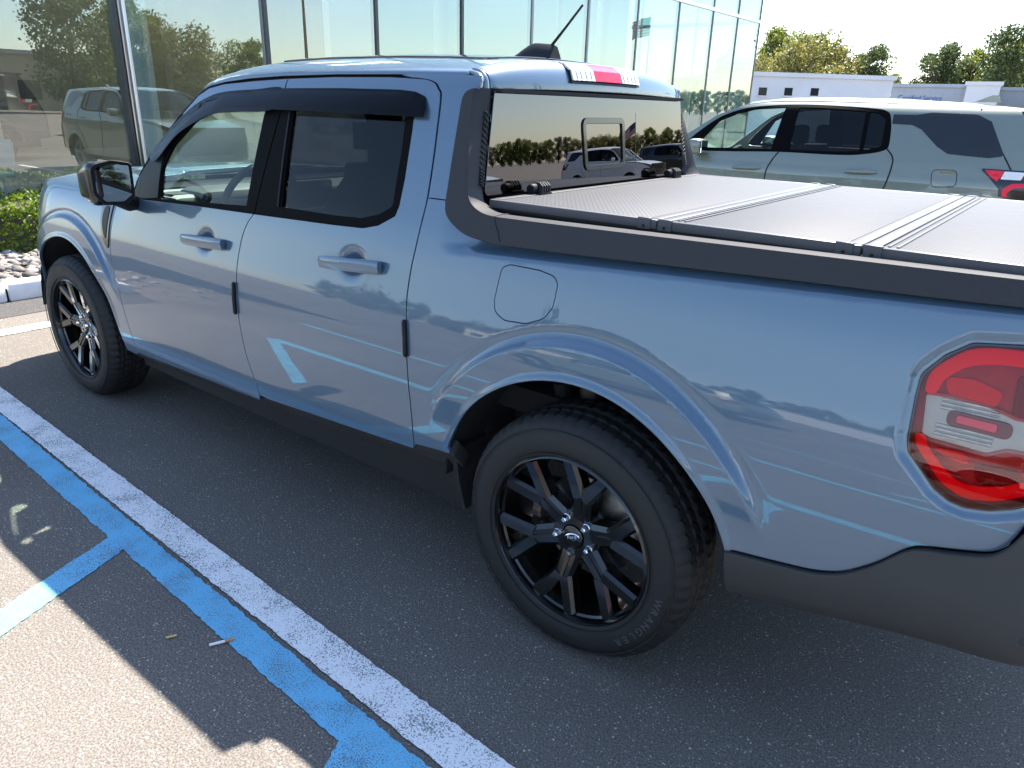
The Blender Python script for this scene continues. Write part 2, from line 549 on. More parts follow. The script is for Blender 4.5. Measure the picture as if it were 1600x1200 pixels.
# --- shared shut lines (x, z) measured along the side
FRONT_EDGE = [(2.455,.375),(2.47,.41),(2.505,.52),(2.53,.60),(2.56,.69),(2.59,.80),(2.60,.86),(2.598,.95),(2.585,1.05),(2.57,1.095)]
SPLIT_LOW = [(1.50,1.118),(1.53,1.085),(1.556,1.03),(1.568,.95),(1.566,.85),(1.556,.74),(1.542,.66),(1.525,.59),(1.50,.53),(1.478,.48),(1.465,.43)]
REAR_LOW = [(.645,1.19),(.652,1.11),(.659,1.04),(.659,.96),(.648,.88),(.634,.77),(.622,.67),(.612,.60),(.604,.50),(.603,.476)]
REAR_UP = [(.645,1.19),(.642,1.25),(.650,1.35),(.662,1.44),(.680,1.54),(.698,1.563),(.728,1.583),(.80,1.594),(.93,1.599)]
TOP = [(.93,1.599),(1.21,1.599),(1.46,1.593),(1.65,1.585),(1.86,1.572),(1.955,1.556),(2.02,1.528)]
APIL = [(2.02,1.528),(2.12,1.455),(2.22,1.365),(2.31,1.275),(2.39,1.185),(2.44,1.12)]
SILL_F = [(2.40,1.09),(1.92,1.108),(1.50,1.118)]
SILL_R = [(1.50,1.118),(1.05,1.132),(.90,1.138),(.83,1.155),(.765,1.19)]

c_fe = crom(FRONT_EDGE); c_sl = crom(SPLIT_LOW); c_rl = crom(REAR_LOW); c_ru = crom(REAR_UP); c_tp = crom(TOP); c_ap = crom(APIL)

def side_loop(*parts): return np.vstack([np.asarray(p, float) for p in parts])

# dark shell under the panels so that shut lines read black
shell = {}
sh_loop = side_loop(arch(TW, 172, 8, .50), [(3.60,.45),(4.2,.45),(4.2,1.02),(3.4,1.05),(2.62,1.09),(2.42,1.10),(.52,1.15),(.40,1.13),(-.95,1.13),(-1.0,.80),(-.8,.72),(-.45,.58)], arch(0, 176, 4, .50), [(.5,.44),(2.6,.40)])
shell = panel('inner_shell', sh_loop, side(-.030), 'seam_black', truck, LR, flip=True, step=.04, depth=0)
up_loop = side_loop([(.50,1.16),(.64,1.16)], [(.66,1.30),(.70,1.50),(.80,1.56),(1.4,1.57),(1.90,1.55),(2.02,1.50),(2.36,1.16),(2.42,1.08),(2.46,1.08),(2.43,1.16),(2.04,1.545),(1.92,1.585),(1.4,1.605),(.72,1.605),(.60,1.58),(.56,1.4)])
panel('inner_frame', up_loop, side(-.022), 'seam_black', truck, LR, flip=True, step=.04, depth=0)

# --- front fender
ff = side_loop(c_fe[::-1]+[G2, 0], [(2.50,.36),(2.585,.36)], arch(TW, 178, 6, .478)[1:], [(3.565,.50),(4.20,.52),(4.20,.98),(3.98,1.02),(3.7,1.07),(3.4,1.105),(3.1,1.127),(2.8,1.137),(2.56,1.137)])
_ex = [np.array(arch(TW, 165, 12, r, n=120)) for r in (.484, .490, .497, .503, .557, .563, .568, .573, .578, .583, .588, .593, .600, .607)]
FEN = panel('front_fender', ff, side(), PAINT, truck, LR, flip=True, step=.016, edge=.010, extra=np.vstack(_ex))
# black trim between fender and door, below the mirror
tl = crom([(2.612,1.085),(2.69,1.085),(2.705,1.0),(2.69,.93),(2.655,.88),(2.618,.855),(2.614,.95)], closed=True)
FT = panel('fender_trim', tl, side(.005), 'gloss_black', truck, LR, flip=True, step=.02, depth=.006)
tl2 = crom([(2.63,1.03),(2.67,1.03),(2.682,.98),(2.668,.93),(2.635,.895),(2.630,.96)], closed=True)
panel('trim_inset', tl2, side(.0075), 'satin_black', FT, LR, flip=True, step=.02, depth=.004)

# --- front door
fd = side_loop(c_fe-[G2, 0], [(2.545,1.105),(2.44,1.112)], [(2.36,1.092),(1.92,1.108),(1.50+G2,1.118)], c_sl[1:]+[G2, 0], [(1.47,.405)])
FD = panel('front_door', fd, side(), PAINT, truck, LR, flip=True, step=.014)
# painted frame strip above the window
V_TOP_F = [(1.46,1.556),(1.63,1.551),(1.84,1.538),(1.95,1.517),(2.05,1.470)]
ffr = side_loop([(1.46+G2,1.593-.004)], [(p[0], p[1]-.004) for p in TOP[3:]], [(2.115,1.450)], [(2.05,1.470),(1.95,1.515),(1.84,1.537),(1.63,1.549),(1.46+G2,1.554)])
panel('door_frame', ffr, side(), PAINT, FD, LR, flip=True, step=.014, depth=.012)
# black window surround with the glass opening
ftr = side_loop([(2.345,1.095),(1.92,1.110),(1.50+G2,1.121),(1.455+G2,1.50),(1.46+G2,1.553),(1.63,1.547),(1.84,1.536),(1.95,1.514),(2.05,1.468)], (c_ap[8:-4]-[.006, .004]))
fgl = fil([(2.185,1.108,.015),(1.556,1.142,.01),(1.552,1.497,.01),(1.85,1.487,.1),(2.02,1.43,.1),(2.15,1.33,.08),(2.205,1.24,.05)])
panel('window_trim', ftr, side(-.004), 'trim_black', FD, LR, flip=True, step=.02, holes=[fgl], depth=.014)
panel('window_glass', shrink(rs(fgl, .02), -.006), side(-.014), 'glass_front', FD, LR, flip=True, step=.03, depth=0)

# --- rear door
rd = side_loop(c_sl[::-1][:-1]-[G2, 0], [(1.50-G2,1.118),(1.05,1.130),(.90,1.136),(.83,1.152),(.762,1.188),(.752,1.22),(.752,1.30),(.765,1.44),(.778,1.52),(.79,1.545),(.87,1.556),(1.14,1.559),(1.457-G2,1.556),(1.46-G2,1.589)], [(1.21,1.595),(.93,1.595),(.80,1.590)], c_ru[::-1][14:]+[G2+.001, -.002], c_rl[1:]+[G2, 0], [(.607,.472),(1.40,.428)])
RD = panel('rear_door', rd, side(), PAINT, truck, LR, flip=True, step=.014)
rtr = side_loop([(1.50-G2,1.121),(1.05,1.133),(.90,1.139),(.83,1.155),(.766,1.190),(.756,1.22),(.756,1.30),(.769,1.44),(.782,1.52),(.794,1.543),(.87,1.553),(1.14,1.556),(1.457-G2,1.553),(1.453-G2,1.50)])
rgl = fil([(1.345,1.158,.012),(1.05,1.160,.01),(.92,1.165,.03),(.84,1.185,.03),(.786,1.215,.02),(.797,1.38,.02),(.815,1.50,.02),(1.385,1.497,.012)])
panel('window_trim', rtr, side(-.004), 'trim_black', RD, LR, flip=True, step=.02, holes=[rgl], depth=.014)
panel('window_glass', shrink(rs(rgl, .02), -.006), side(-.014), 'glass_dark', RD, LR, flip=True, step=.03, depth=0)
# chrome-edged channel at the front of the rear glass
for s in LR:
    q = side(.001)(np.array([(1.358,1.16),(1.378,1.33),(1.398,1.50)])); q[:, 1] *= s
    MB().tube(q, .0035, 6).build('channel_strip', 'satin_black', RD[s], True)

# --- smoked window visors
def visor_surf(zt, zb, h):
    def f(q):
        q = np.atleast_2d(q); base = side(0)(q); z = q[:, 1]
        t = np.clip((zt(q[:, 0])-z)/np.maximum(zt(q[:, 0])-zb(q[:, 0]), 1e-4), 0, 1.2)
        tt = np.clip(t, 0, 1); base[:, 1] += .004+h*tt*(2-tt)
        return base
    return f
vt = lambda x: np.interp(x, [.70,.74,.79,.86,1.46,1.63,1.84,1.95,2.05,2.18,2.30], [1.515,1.54,1.553,1.558,1.557,1.552,1.540,1.518,1.478,1.395,1.29])
vb = lambda x: np.interp(x, [.70,1.47,1.70,1.87,2.02,2.12,2.22,2.30], [1.484,1.484,1.470,1.456,1.408,1.355,1.26,1.24])
vf = np.array([(1.470,1.557),(1.63,1.552),(1.84,1.540),(1.95,1.518),(2.05,1.478),(2.18,1.395),(2.30,1.292),(2.295,1.275),(2.235,1.262),(2.12,1.358),(2.02,1.41),(1.87,1.458),(1.70,1.472),(1.482,1.486)])
panel('window_visor', crom(vf, closed=True), visor_surf(vt, vb, .013), 'glass_visor', FD, LR, flip=True, step=.014, depth=.003)
vr = fil([(1.462,1.557),(1.14,1.560),(.86,1.558),(.79,1.553,.02),(.742,1.54,.02),(.722,1.51,.02),(.720,1.482,.004),(.88,1.484),(1.474,1.486)])
panel('window_visor', vr, visor_surf(vt, vb, .013), 'glass_visor', RD, LR, flip=True, step=.014, depth=.003)
# --- door handles
def handle(hx, hz, tilt, par):
    for s in LR:
        b = MB(); prof = []
        L = .145
        for k in range(15):
            t = -1+2*k/14; x = hx-t*L
            z = hz+tilt*t
            y0 = float(Sbody(np.array([x]), np.array([z]))[0]) if abs(t) > .75 else float(Sbody(np.array([hx+.13]), np.array([z]))[0])
            yc = y0+.016+.006*(1-t*t)
            hh = .0215*(1-.15*abs(t)**6); w = .009
            prof.append([(x, (yc+w)*s, z+hh*.7), (x, (yc+w*1.1)*s, z-hh*.2), (x, (yc+w*.6)*s, z-hh), (x, (yc-w)*s, z-hh*.95), (x, (yc-w)*s, z+hh*.95), (x, (yc+w*.4)*s, z+hh)])
        v = [p for r in prof for p in r]; n = 6; f = []
        for i in range(14):
            for j in range(n): f.append((i*n+j, i*n+(j+1) % n, (i+1)*n+(j+1) % n, (i+1)*n+j))
        f += [tuple(range(n)), tuple(14*n+j for j in range(n))]
        b.add(v, f)
        for e in (-.118, .118):
            yb = float(Sbody(np.array([hx+e]), np.array([hz]))[0])
            z = hz-tilt*e/L
            b.box((hx+e-.018, min(s*(yb-.01), s*(yb+.016)), z-.012), (hx+e+.018, max(s*(yb-.01), s*(yb+.016)), z+.012), .004)
        o = b.build('door_handle', PAINT, par[s], True, 40)
        yb = float(Sbody(np.array([hx]), np.array([hz]))[0])
        MB().lathe([(0, s*(yb+.012)), (.007, s*(yb+.012)), (.009, s*(yb+.005))], 14, 'y', (hx-.128, 0, hz+tilt*.85)).build('lock_cap', 'gloss_black', par[s], True)
handle(1.80, .985, .006, FD)
handle(.925, 1.022, .010, RD)
# --- rubber edge guards
def guard(pts, par):
    for s in LR:
        q = side(.007)(np.array(pts)); q[:, 1] *= s
        r = [.003]+[.0075]*(len(pts)-2)+[.003]
        MB().tube(q, .007, 8, radii=r).build('edge_guard', 'satin_black', par[s], True, 60)
guard([(1.574,.862),(1.576,.855),(1.572,.80),(1.566,.745),(1.563,.738)], FD)
guard([(.652,.893),(.651,.885),(.640,.83),(.634,.785),(.633,.778)], RD)

# --- bed side with openings for the tail lamp and the fuel door
FUEL = fil([(.315,1.10,.035),(.285,1.112,.03),(.185,1.111,.02),(.135,1.103,.035),(.118,1.085,.03),(.121,1.02,.04),(.145,.985,.05),(.20,.962,.05),(.275,.957,.05),(.315,.975,.05),(.323,1.01,.04)])
clad_low = [(.565,1.252),(.556,1.222),(.525,1.196),(.47,1.172),(.41,1.162),(.36,1.159),(.20,1.161),(-.27,1.178),(-.52,1.187),(-.73,1.193),(-.92,1.200)]
c_cl = crom(clad_low)
rear_bot = crom([(-1.16,.868),(-1.04,.864),(-1.008,.848),(-.992,.815),(-.979,.778),(-.965,.752),(-.94,.737),(-.885,.722),(-.845,.712),(-.815,.697),(-.765,.642),(-.715,.60),(-.68,.582),(-.64,.570),(-.57,.559),(-.46,.544)])
bs = side_loop(c_cl, [(-1.16,1.203)], rear_bot, arch(0, 19, 162, .478), [(-.001+.452,.505)] if False else [(.444,.508)], [(.600-G2,.492)], c_rl[::-1][1:]-[G2, 0], [(.638,1.252)])
# arch() runs from the front (angle 19) to the rear, so reverse it for this loop
bs = side_loop(c_cl, [(-1.16,1.203)], rear_bot, arch(0, 162, 19, .478), [(.444,.508)], [(.600-G2,.492)], c_rl[::-1][1:]-[G2, 0], [(.638,1.252)])
lamp_open = rs(LAMP, .012)
lamp_open = lamp_open[(lamp_open[:, 0] > -1.0)]
LAMP_C = fil([(-1.10,1.123,.02),(-.985,1.127,.02),(-.91,1.132),(-.83,1.121,.03),(-.79,1.09,.03),(-.757,1.045,.03),(-.757,1.0),(-.762,.92),(-.769,.89,.03),(-.80,.86),(-.83,.83,.03),(-.86,.813,.03),(-.89,.808,.03),(-.93,.815,.03),(-.965,.83),(-1.0,.85,.02),(-1.03,.862,.02),(-1.10,.872,.02)])
_lo = rs(LAMP_C, .006)
_ex = [shrink(_lo, -d) for d in (.004, .008, .012, .016, .020, .024, .028, .033)]
_ex += [np.array(arch(0, 165, 12, r, n=150)) for r in (.484, .490, .497, .503, .557, .563, .568, .573, .578, .583, .588, .593, .600, .607)]
_ex += [np.stack([xx_, 1.150+.048*(-.28-xx_)+e], 1) for e in (-.008, -.003, .002, .007, .013, .019, .025) for xx_ in [np.arange(-1.15, .42, .012)]]
BS = panel('bed_side', bs, side(), PAINT, truck, LR, flip=True, step=.012, edge=.009, holes=[rs(LAMP_C, .008), FUEL], extra=np.vstack(_ex))
panel('fuel_door', shrink(rs(FUEL, .01), .0042), side(), PAINT, BS, LR, flip=True, step=.014, depth=.008)
# cab corner above the bed
ccl = side_loop(c_ru[::-1][8:-2]-[G2+.001, -.001], [(.637,1.257),(.567,1.257)], crom([(.567,1.257),(.572,1.30),(.578,1.36),(.585,1.44),(.592,1.51),(.594,1.54),(.585,1.557),(.568,1.565),(.545,1.567)]), [(.545,1.60),(.66,1.604),(.88,1.604)])
panel('cab_corner', ccl, side(), PAINT, truck, LR, flip=True, step=.013)

# --- dark pillar cladding and bed rail
c_cl_up = crom([(.568,1.563),(.583,1.556),(.591,1.54),(.589,1.51),(.582,1.44),(.575,1.36),(.569,1.30),(.566,1.252)])
ridge_uz = np.array([(.558,1.565),(.545,1.50),(.530,1.44),(.513,1.37),(.499,1.31),(.488,1.28),(.468,1.255),(.435,1.238),(.39,1.229),(.30,1.228),(0,1.232),(-.26,1.236),(-.6,1.241),(-.90,1.245),(-1.02,1.247)])
c_rg = crom(ridge_uz, .012)
cl_all = side_loop(c_cl_up, c_cl[1:], [(-1.02,1.203)], c_rg[::-1])
def clad_surf(q):
    q = np.atleast_2d(q); u, z = q[:, 0], q[:, 1]
    x, y, ph = plan(np.maximum(u, -.93)); d = np.interp(z, _zz, PR_CAB)-.91+.003
    return np.stack([u, y+d-.10*np.clip(-.93-u, 0, 1)**1.0*0.6, z], 1)
CLD = panel('pillar_cladding', cl_all, clad_surf, 'cladding', truck, LR, flip=True, step=.012)
# rear / top facing return of the cladding, from the ridge to the rear window and the bed cover
rg3 = clad_surf(c_rg)
inn = None
def resamp(P, n):
    P = np.asarray(P, float); d = np.r_[0, np.cumsum(np.linalg.norm(np.diff(P, axis=0), axis=1))]
    t = np.linspace(0, d[-1], n); return np.stack([np.interp(t, d, P[:, k]) for k in range(3)], 1)
def resamp_by(P, keyP, n):
    return resamp(P, n)
NS = 150
def ladder(P, K):
    """sample both curves at matching control parameters"""
    return P
# match by index of control points
def crom_n(P, per=12):
    P = np.asarray(P, float); out = []; N = len(P)
    for i in range(N-1):
        p0, p1, p2, p3 = P[max(i-1, 0)], P[i], P[i+1], P[min(i+2, N-1)]
        for k in range(per):
            t = k/per
            out.append(.5*((2*p1)+(-p0+p2)*t+(2*p0-5*p1+4*p2-p3)*t*t+(-p0+3*p1-3*p2+p3)*t**3))
    out.append(P[-1]); return np.array(out)
rg_c = clad_surf(ridge_uz); rg_c[:, 1] -= .001
in_c = np.array([(.532,.622,1.565),(.530,.632,1.50),(.527,.642,1.44),(.524,.653,1.37),(.520,.664,1.31),(.514,.674,1.28),(.492,.692,1.252),(.452,.703,1.236),(.40,.708,1.226),(.30,.709,1.225),(0,.709,1.229),(-.26,.709,1.233),(-.6,.709,1.238),(-.90,.709,1.242),(-1.02,.709,1.244)])
RA, RB = crom_n(rg_c), crom_n(in_c)
strip('cladding_return', RA, RB, 'cladding', CLD, LR, n_across=5, bulge=.004)
# inner wall of the rail down to the cover
strip('rail_inner_wall', RB, RB+[0, -.004, -.05], 'seam_black', CLD, LR, n_across=1)
# joint line between pillar cladding and rail cladding
for s in LR:
    q = clad_surf(np.array([(.335,1.166),(.345,1.185),(.362,1.21),(.372,1.229)]))
    q2 = np.vstack([q+[0, .0008, 0], [[.372, .76, 1.2312], [.372, .712, 1.2295]]]); q2[:, 1] *= s
    MB().tube(q2, .0014, 5).build('cladding_joint', 'seam_black', CLD[s])
# vent panel beside the rear window
for s in LR:
    a = np.array([(.529,.634,1.505),(.5255,.648,1.42),(.521,.662,1.34),(.515,.672,1.292)]); b = a.copy()
    b[:, 1] = [.652, .672, .694, .700]; b[:, 0] += [.002, .000, -.003, -.006]
    a[:, 0] -= .004; b[:, 0] -= .004
    m = MB()
    v = []
    for p in np.vstack([a, b[::-1]]): v.append((p[0], p[1]*s, p[2]))
    m.add(v, [tuple(range(8))])
    o = m.build('vent_panel', 'satin_black', CLD[s])
    m = MB()
    for k in range(16):
        t = (k+.5)/16
        i = min(int(t*3), 2); w = t*3-i
        p0 = a[i]*(1-w)+a[i+1]*w; p1 = b[i]*(1-w)+b[i+1]*w
        m.tube([(p0[0]-.002, (p0[1]+.003)*s, p0[2]-.006), (p1[0]-.002, (p1[1]-.003)*s, p1[2]+.006)], .003, 5)
    m.build('vent_rib', 'cladding', CLD[s])

# --- roof
_th = np.linspace(0, math.pi/2, 400); _Y = np.sin(_th)**(2/2.6); _Z = np.cos(_th)**(2/1.55)
_d = np.r_[0, np.cumsum(np.hypot(np.diff(_Y*.66), np.diff(_Z*.10)))]; _d /= _d[-1]
rx = [.40,.545,.60,.70,.90,1.2,1.5,1.7,1.86,1.955,2.02,2.12]
r_ze = lambda x: np.interp(x, rx, [1.60,1.602,1.604,1.604,1.606,1.606,1.601,1.592,1.578,1.560,1.534,1.46])
r_zc = lambda x: np.interp(x, [.40,.545,.60,.70,.85,1.1,1.5,1.75,1.95,2.08,2.2], [1.655,1.662,1.668,1.676,1.684,1.691,1.692,1.686,1.668,1.640,1.60])
def roof_surf(q):
    q = np.atleast_2d(q); x, v = q[:, 0], q[:, 1]; t = np.clip(np.abs(v)/.70, 0, 1)
    ze, zc = r_ze(x), r_zc(x); ye = np.interp(ze, _zz, PR_CAB)
    return np.stack([x, np.sign(v)*ye*np.interp(t, _d, _Y), ze+(zc-ze)*np.interp(t, _d, _Z)], 1)
front_edge = [(1.90+.13*(1-(y/.60)**2), y) for y in np.linspace(-.60, .60, 25)]
rl = side_loop([(.60,-.70),(1.21,-.70),(1.60,-.70),(1.86,-.70),(1.99,-.695),(2.0,-.65)], front_edge, [(2.0,.65),(1.99,.695),(1.86,.70),(1.60,.70),(1.21,.70),(.60,.70)])
ROOF = panel('roof', rl, roof_surf, PAINT, truck, step=.03, edge=.02, depth=.01)[1]
mr_loop = fil([(.70,-.46,.06),(1.80,-.46,.06),(1.80,.46,.06),(.70,.46,.06)])
def roof_off(o): 
    return lambda q: roof_surf(q)+[0, 0, o]
panel('moonroof', mr_loop, roof_off(.005), 'glass_roof', ROOF, step=.05, depth=.008)
panel('headliner', side_loop([(.60,-.60),(1.95,-.60),(1.95,.60),(.60,.60)]), roof_off(-.045), 'headliner', truck, step=.08, depth=0)

# rear header: painted panel above the rear window, three pieces with shut lines
def header_surf(q):
    q = np.atleast_2d(q); y, s = q[:, 0], q[:, 1]; ay = np.abs(y)
    xb = .512+.030*(ay/.62)**2+np.clip(ay-.60, 0, 1)**2*14
    top = roof_surf(np.stack([np.full_like(y, .60), np.interp(ay, .66*_Y, _d*.70)*np.sign(y)], 1))
    zb = 1.566+.008*(1-(ay/.62)**2)
    g = np.clip(s, 0, 1)
    x = xb+(.605-xb)*g**2.0
    z = zb+(top[:, 2]-.001-zb)*np.sin(g*math.pi/2)**.9
    return np.stack([x, y, z], 1)
HD = panel('rear_header', [(.608,0),(.608,1),(-.608,1),(-.608,0)], header_surf, PAINT, truck, step=.03, edge=.02, depth=.008, flip=True)[1]
_ss = np.linspace(0, 1, 16)
hA = header_surf(np.stack([np.full(16, .6125), _ss], 1))
_sd = side(.0005)(np.stack([np.full(16, .5485), np.interp(_ss, [0, .6, 1], [1.567, 1.598, 1.604])], 1))
_sd[:, 0] += np.clip(_ss-.35, 0, 1)**2*.12; _sd[:, 2] += np.clip(_ss-.5, 0, 1)*.012
hM0 = hA+(_sd-hA)*.42; hM1 = hA+(_sd-hA)*.52
strip('header_corner', hA, hM0, PAINT, HD, LR, n_across=4, bulge=.003)
strip('header_corner', hM1, _sd, PAINT, HD, LR, n_across=4, bulge=.003)
strip('corner_gap', hA+[.006, 0, -.004], _sd+[.006, -.004, -.004], 'seam_black', HD, LR, n_across=2)
MB().box((.61, -.58, 1.575), (.70, .58, 1.60)).build('header_core', 'seam_black', HD)
MB().box((.505, -.605, 1.556), (.58, .605, 1.567)).build('drip_seal', 'seam_black', HD)
# high brake lamp
def on_header(y, s, out):
    p = header_surf(np.array([(y, s)]))[0]; return (p[0]-out, p[1], p[2])
bl = MB(); 
ys = np.linspace(-.222, .222, 19)
def bar(name, y0, y1, s0, s1, out, m, par, n=12):
    v, f = [], []
    for k in range(n+1):
        y = y0+(y1-y0)*k/n
        for ss, oo in ((s0, -.01), (s0, out), ((s0+s1)/2, out+.003), (s1, out), (s1, -.01)):
            v.append(on_header(y, ss, oo))
    for k in range(n):
        for j in range(4): f.append((k*5+j, k*5+j+1, k*5+j+6, k*5+j+5))
    f += [tuple(range(5)), tuple(n*5+j for j in range(5))]
    b = MB(); b.add(v, f); return b.build(name, m, par, True, 35)
mat('lamp_facet', (.55, .55, .54), .2, coat=.5)
BL = bar('brake_lamp', -.228, .228, .14, .78, .008, 'satin_black', truck)
bar('clear_lens', .092, .222, .20, .74, .014, 'lamp_white', BL)
bar('clear_lens', -.222, -.092, .20, .74, .014, 'lamp_white', BL)
bar('red_lens', -.092, .092, .20, .74, .0145, 'lamp_red_bright', BL)
for y in (.11, .14, .17, .196, -.11, -.14, -.17, -.196):
    bar('lamp_facet', y-.003, y+.003, .26, .68, .0165, 'lamp_facet', BL, 2)

# --- rear window
def rw_surf(q):
    q = np.atleast_2d(q); y, z = q[:, 0], q[:, 1]; t = (z-1.23)/(1.566-1.23)
    return np.stack([.500+.019*t+.004*(np.abs(y)/.62)**2, y, z], 1)
rwl = fil([(.612,1.562,.02),(.645,1.40),(.672,1.262,.02),(-.672,1.262,.02),(-.645,1.40),(-.612,1.562,.02)])
RW = panel('rear_window', rwl, rw_surf, 'glass_rear', truck, flip=True, step=.05, depth=.006)[1]
def rw_off(o): return lambda q: rw_surf(q)+[-o, 0, 0]
sl = fil([(.150,1.487,.03),(-.135,1.487,.03),(-.155,1.312,.03),(.125,1.312,.03)])
sl_in = shrink(rs(sl, .01), .017)
SLF = panel('sliding_frame', sl, rw_off(.006), 'gloss_black', RW, step=.02, holes=[sl_in], depth=.006, flip=True)[1]
panel('sliding_pane', shrink(rs(sl, .01), .012), rw_off(-.006), 'glass_rear', RW, step=.04, depth=0, flip=True)
panel('rear_bulkhead', [(.66,.80),(.66,1.20),(-.66,1.20),(-.66,.80)], lambda q: rw_surf(np.atleast_2d(q))+[.05, 0, 0], 'seam_black', truck, step=.1, depth=0)

# --- windshield, A pillars, cowl, hood
def ws_pt(t, y):
    """t 0 at the header, 1 at the cowl"""
    hw = .615+.10*t
    x = 1.925+.13*(1-(y/.62)**2)+t*.70+.06*t*(1-t)
    z = 1.655-.018*(abs(y)/.6)**2-.055*(abs(y)/.66)**6-t*.505+.05*t*(1-t)
    return (x, y*hw/.615, z)
v, f = [], []
NT, NY = 14, 24
for i in range(NT+1):
    for j in range(NY+1): v.append(ws_pt(i/NT, -.60+1.2*j/NY))
for i in range(NT):
    for j in range(NY): f.append((i*(NY+1)+j, i*(NY+1)+j+1, (i+1)*(NY+1)+j+1, (i+1)*(NY+1)+j))
mesh_obj('windshield', v, f, 'glass_front', truck, smooth=True)
v, f = [], []
for i in range(5):
    for j in range(NY+1): p = ws_pt(.30*i/4, -.60+1.2*j/NY); v.append((p[0]-.004, p[1], p[2]-.006))
for i in range(4):
    for j in range(NY): f.append((i*(NY+1)+j, i*(NY+1)+j+1, (i+1)*(NY+1)+j+1, (i+1)*(NY+1)+j))
mesh_obj('sun_block_band', v, f, 'trim_black', truck, smooth=True)  # black band added behind the glass top to block sun through the cab
pa = crom_n(side(.001)(np.array([(2.0,1.545),(2.06,1.503),(2.14,1.440),(2.235,1.355),(2.325,1.265),(2.405,1.180),(2.46,1.115),(2.50,1.10)])), 8)
pb = np.array([ws_pt(t, .604) for t in np.linspace(.02, .98, len(pa))])
AP = strip('a_pillar', pa, pb, PAINT, truck, LR, n_across=6, bulge=.016, flip=True)
MB().box((2.56, -.72, 1.05), (2.76, .72, 1.115), .02).build('cowl', 'satin_black', truck, True)
def hood_surf(q):
    q = np.atleast_2d(q); x, y = q[:, 0], q[:, 1]; ay = np.abs(y)
    z = np.interp(x, [2.6,2.9,3.2,3.5,3.75,3.95], [1.158,1.160,1.148,1.122,1.085,1.035])
    z = z+.012*sstep(.42, .36, ay)-.016*(ay/.7)**2-.05*sstep(.60, .80, ay)
    return np.stack([x, y, z], 1)
hl = side_loop([(2.63,-.66)], [(2.7+.05*(1-(y/.66)**2), y) for y in np.linspace(-.64, .64, 13)], [(2.63,.66),(2.64,.755),(3.1,.745),(3.45,.72),(3.7,.66),(3.86,.56),(3.95,.3),(3.965,0),(3.95,-.3),(3.86,-.56),(3.7,-.66),(3.45,-.72),(3.1,-.745),(2.64,-.755)])
panel('hood', hl, hood_surf, PAINT, truck, step=.04, edge=.03, depth=.02, flip=False)
# front face: grille, headlamps, bumper
gr = MB(); gr.box((3.70, -.52, .60), (3.945, .52, 1.0), .03)
GR = gr.build('grille', 'satin_black', truck, True)
for z in (.72, .79, .93): MB().box((3.93, -.50, z), (3.955, .50, z+.02), .005).build('grille_bar', 'gloss_black', GR)
for s in LR:
    hlb = MB().box((3.70, s*.53-.085, .80), (3.93, s*.53+.085, 1.0), .04)
    H_ = hlb.build('headlamp', 'lamp_white', truck, True)
    MB().box((3.92, s*.53-.06, .84), (3.94, s*.53+.06, .96), .01).build('lamp_lens', 'lamp_clear', H_, True)
MB().box((3.60, -.62, .30), (3.99, .62, .62), .08).build('front_bumper', 'bumper_plastic', truck, True)

# --- rockers
rk = side_loop([(2.60,.36),(2.46,.372),(1.47,.402),(1.40,.424),(.607,.468),(.60,.488),(.448,.503),(.44,.44),(.50,.385),(1.16,.345),(2.60,.30)])
def rocker_surf(q):
    q = np.atleast_2d(q); p = side(-.004)(q); top = np.interp(q[:, 0], [.44, .6, 1.4, 2.6], [.505, .488, .424, .36])
    p[:, 1] -= .75*np.clip(top-q[:, 1], 0, .2); return p
panel('rocker_panel', rk, rocker_surf, 'bumper_plastic', truck, LR, flip=True, step=.03, depth=.05, rnd=.006)
MB().box((.46, -.80, .26), (2.6, .80, .40)).build('underbody', 'liner', truck)
MB().box((-.95, -.55, .40), (.46, .55, .55)).build('rear_frame', 'liner', truck)
MB().box((2.6, -.52, .30), (3.9, .52, .9)).build('engine_bay', 'liner', truck)

# --- wheel arch liners
for cx, nm in ((0, 'rear'), (TW, 'front')):
    for s in LR:
        b = MB(); n = 28; v, f = [], []
        for k in range(n+1):
            a = math.radians(4+172*k/n)
            x, z = cx+.492*math.cos(a), .37+.492*math.sin(a)
            v += [(x, s*.868, z), (x, s*.80, z), (x, s*.50, z)]
        for k in range(n):
            for j in range(2): f.append((k*3+j, k*3+j+1, k*3+j+4, k*3+j+3))
        f.append(tuple(k*3+2 for k in range(n+1)))
        b.add(v, f); WL = b.build('wheel_arch_liner', 'liner', truck)
# lip of the rear liner flap ahead of the rear wheel, and mud flap behind it
for s in LR:
    y0, y1 = sorted((s*.60, s*.862))
    MB().prism([(.452,.50),(.468,.50),(.462,.40),(.425,.30),(.412,.305),(.44,.40)], 'y', y0, y1).build('mud_flap', 'liner', truck)
    y0, y1 = sorted((s*.55, s*.60))
    MB().tube([(.10,s*.66,.78),(.08,s*.64,.55)], .035, 12).build('shock_absorber', 'rust_steel', truck, True)
    MB().tube([(.20,s*.66,.74),(.17,s*.64,.50)], .028, 12).build('spring_cover', 'liner', truck, True)

# --- tail lamps
def lamp_panel(name, loop, off, m, par, **kw):
    kw.setdefault('depth', .006)
    return panel(name, loop, side(off, True), m, par, LR, flip=True, **kw)
mat('lamp_crimson', (.55, .01, .03), .2)
TL = lamp_panel('tail_lamp', shrink(rs(LAMP_C, .01), .002), -.024, 'lamp_housing', truck, step=.03, depth=.004)
lo = rs(LAMP_C, .008)
lamp_panel('lamp_rim', shrink(lo, .0025), .002, 'gloss_black', TL, holes=[shrink(lo, .0060)], step=.02, depth=.040)
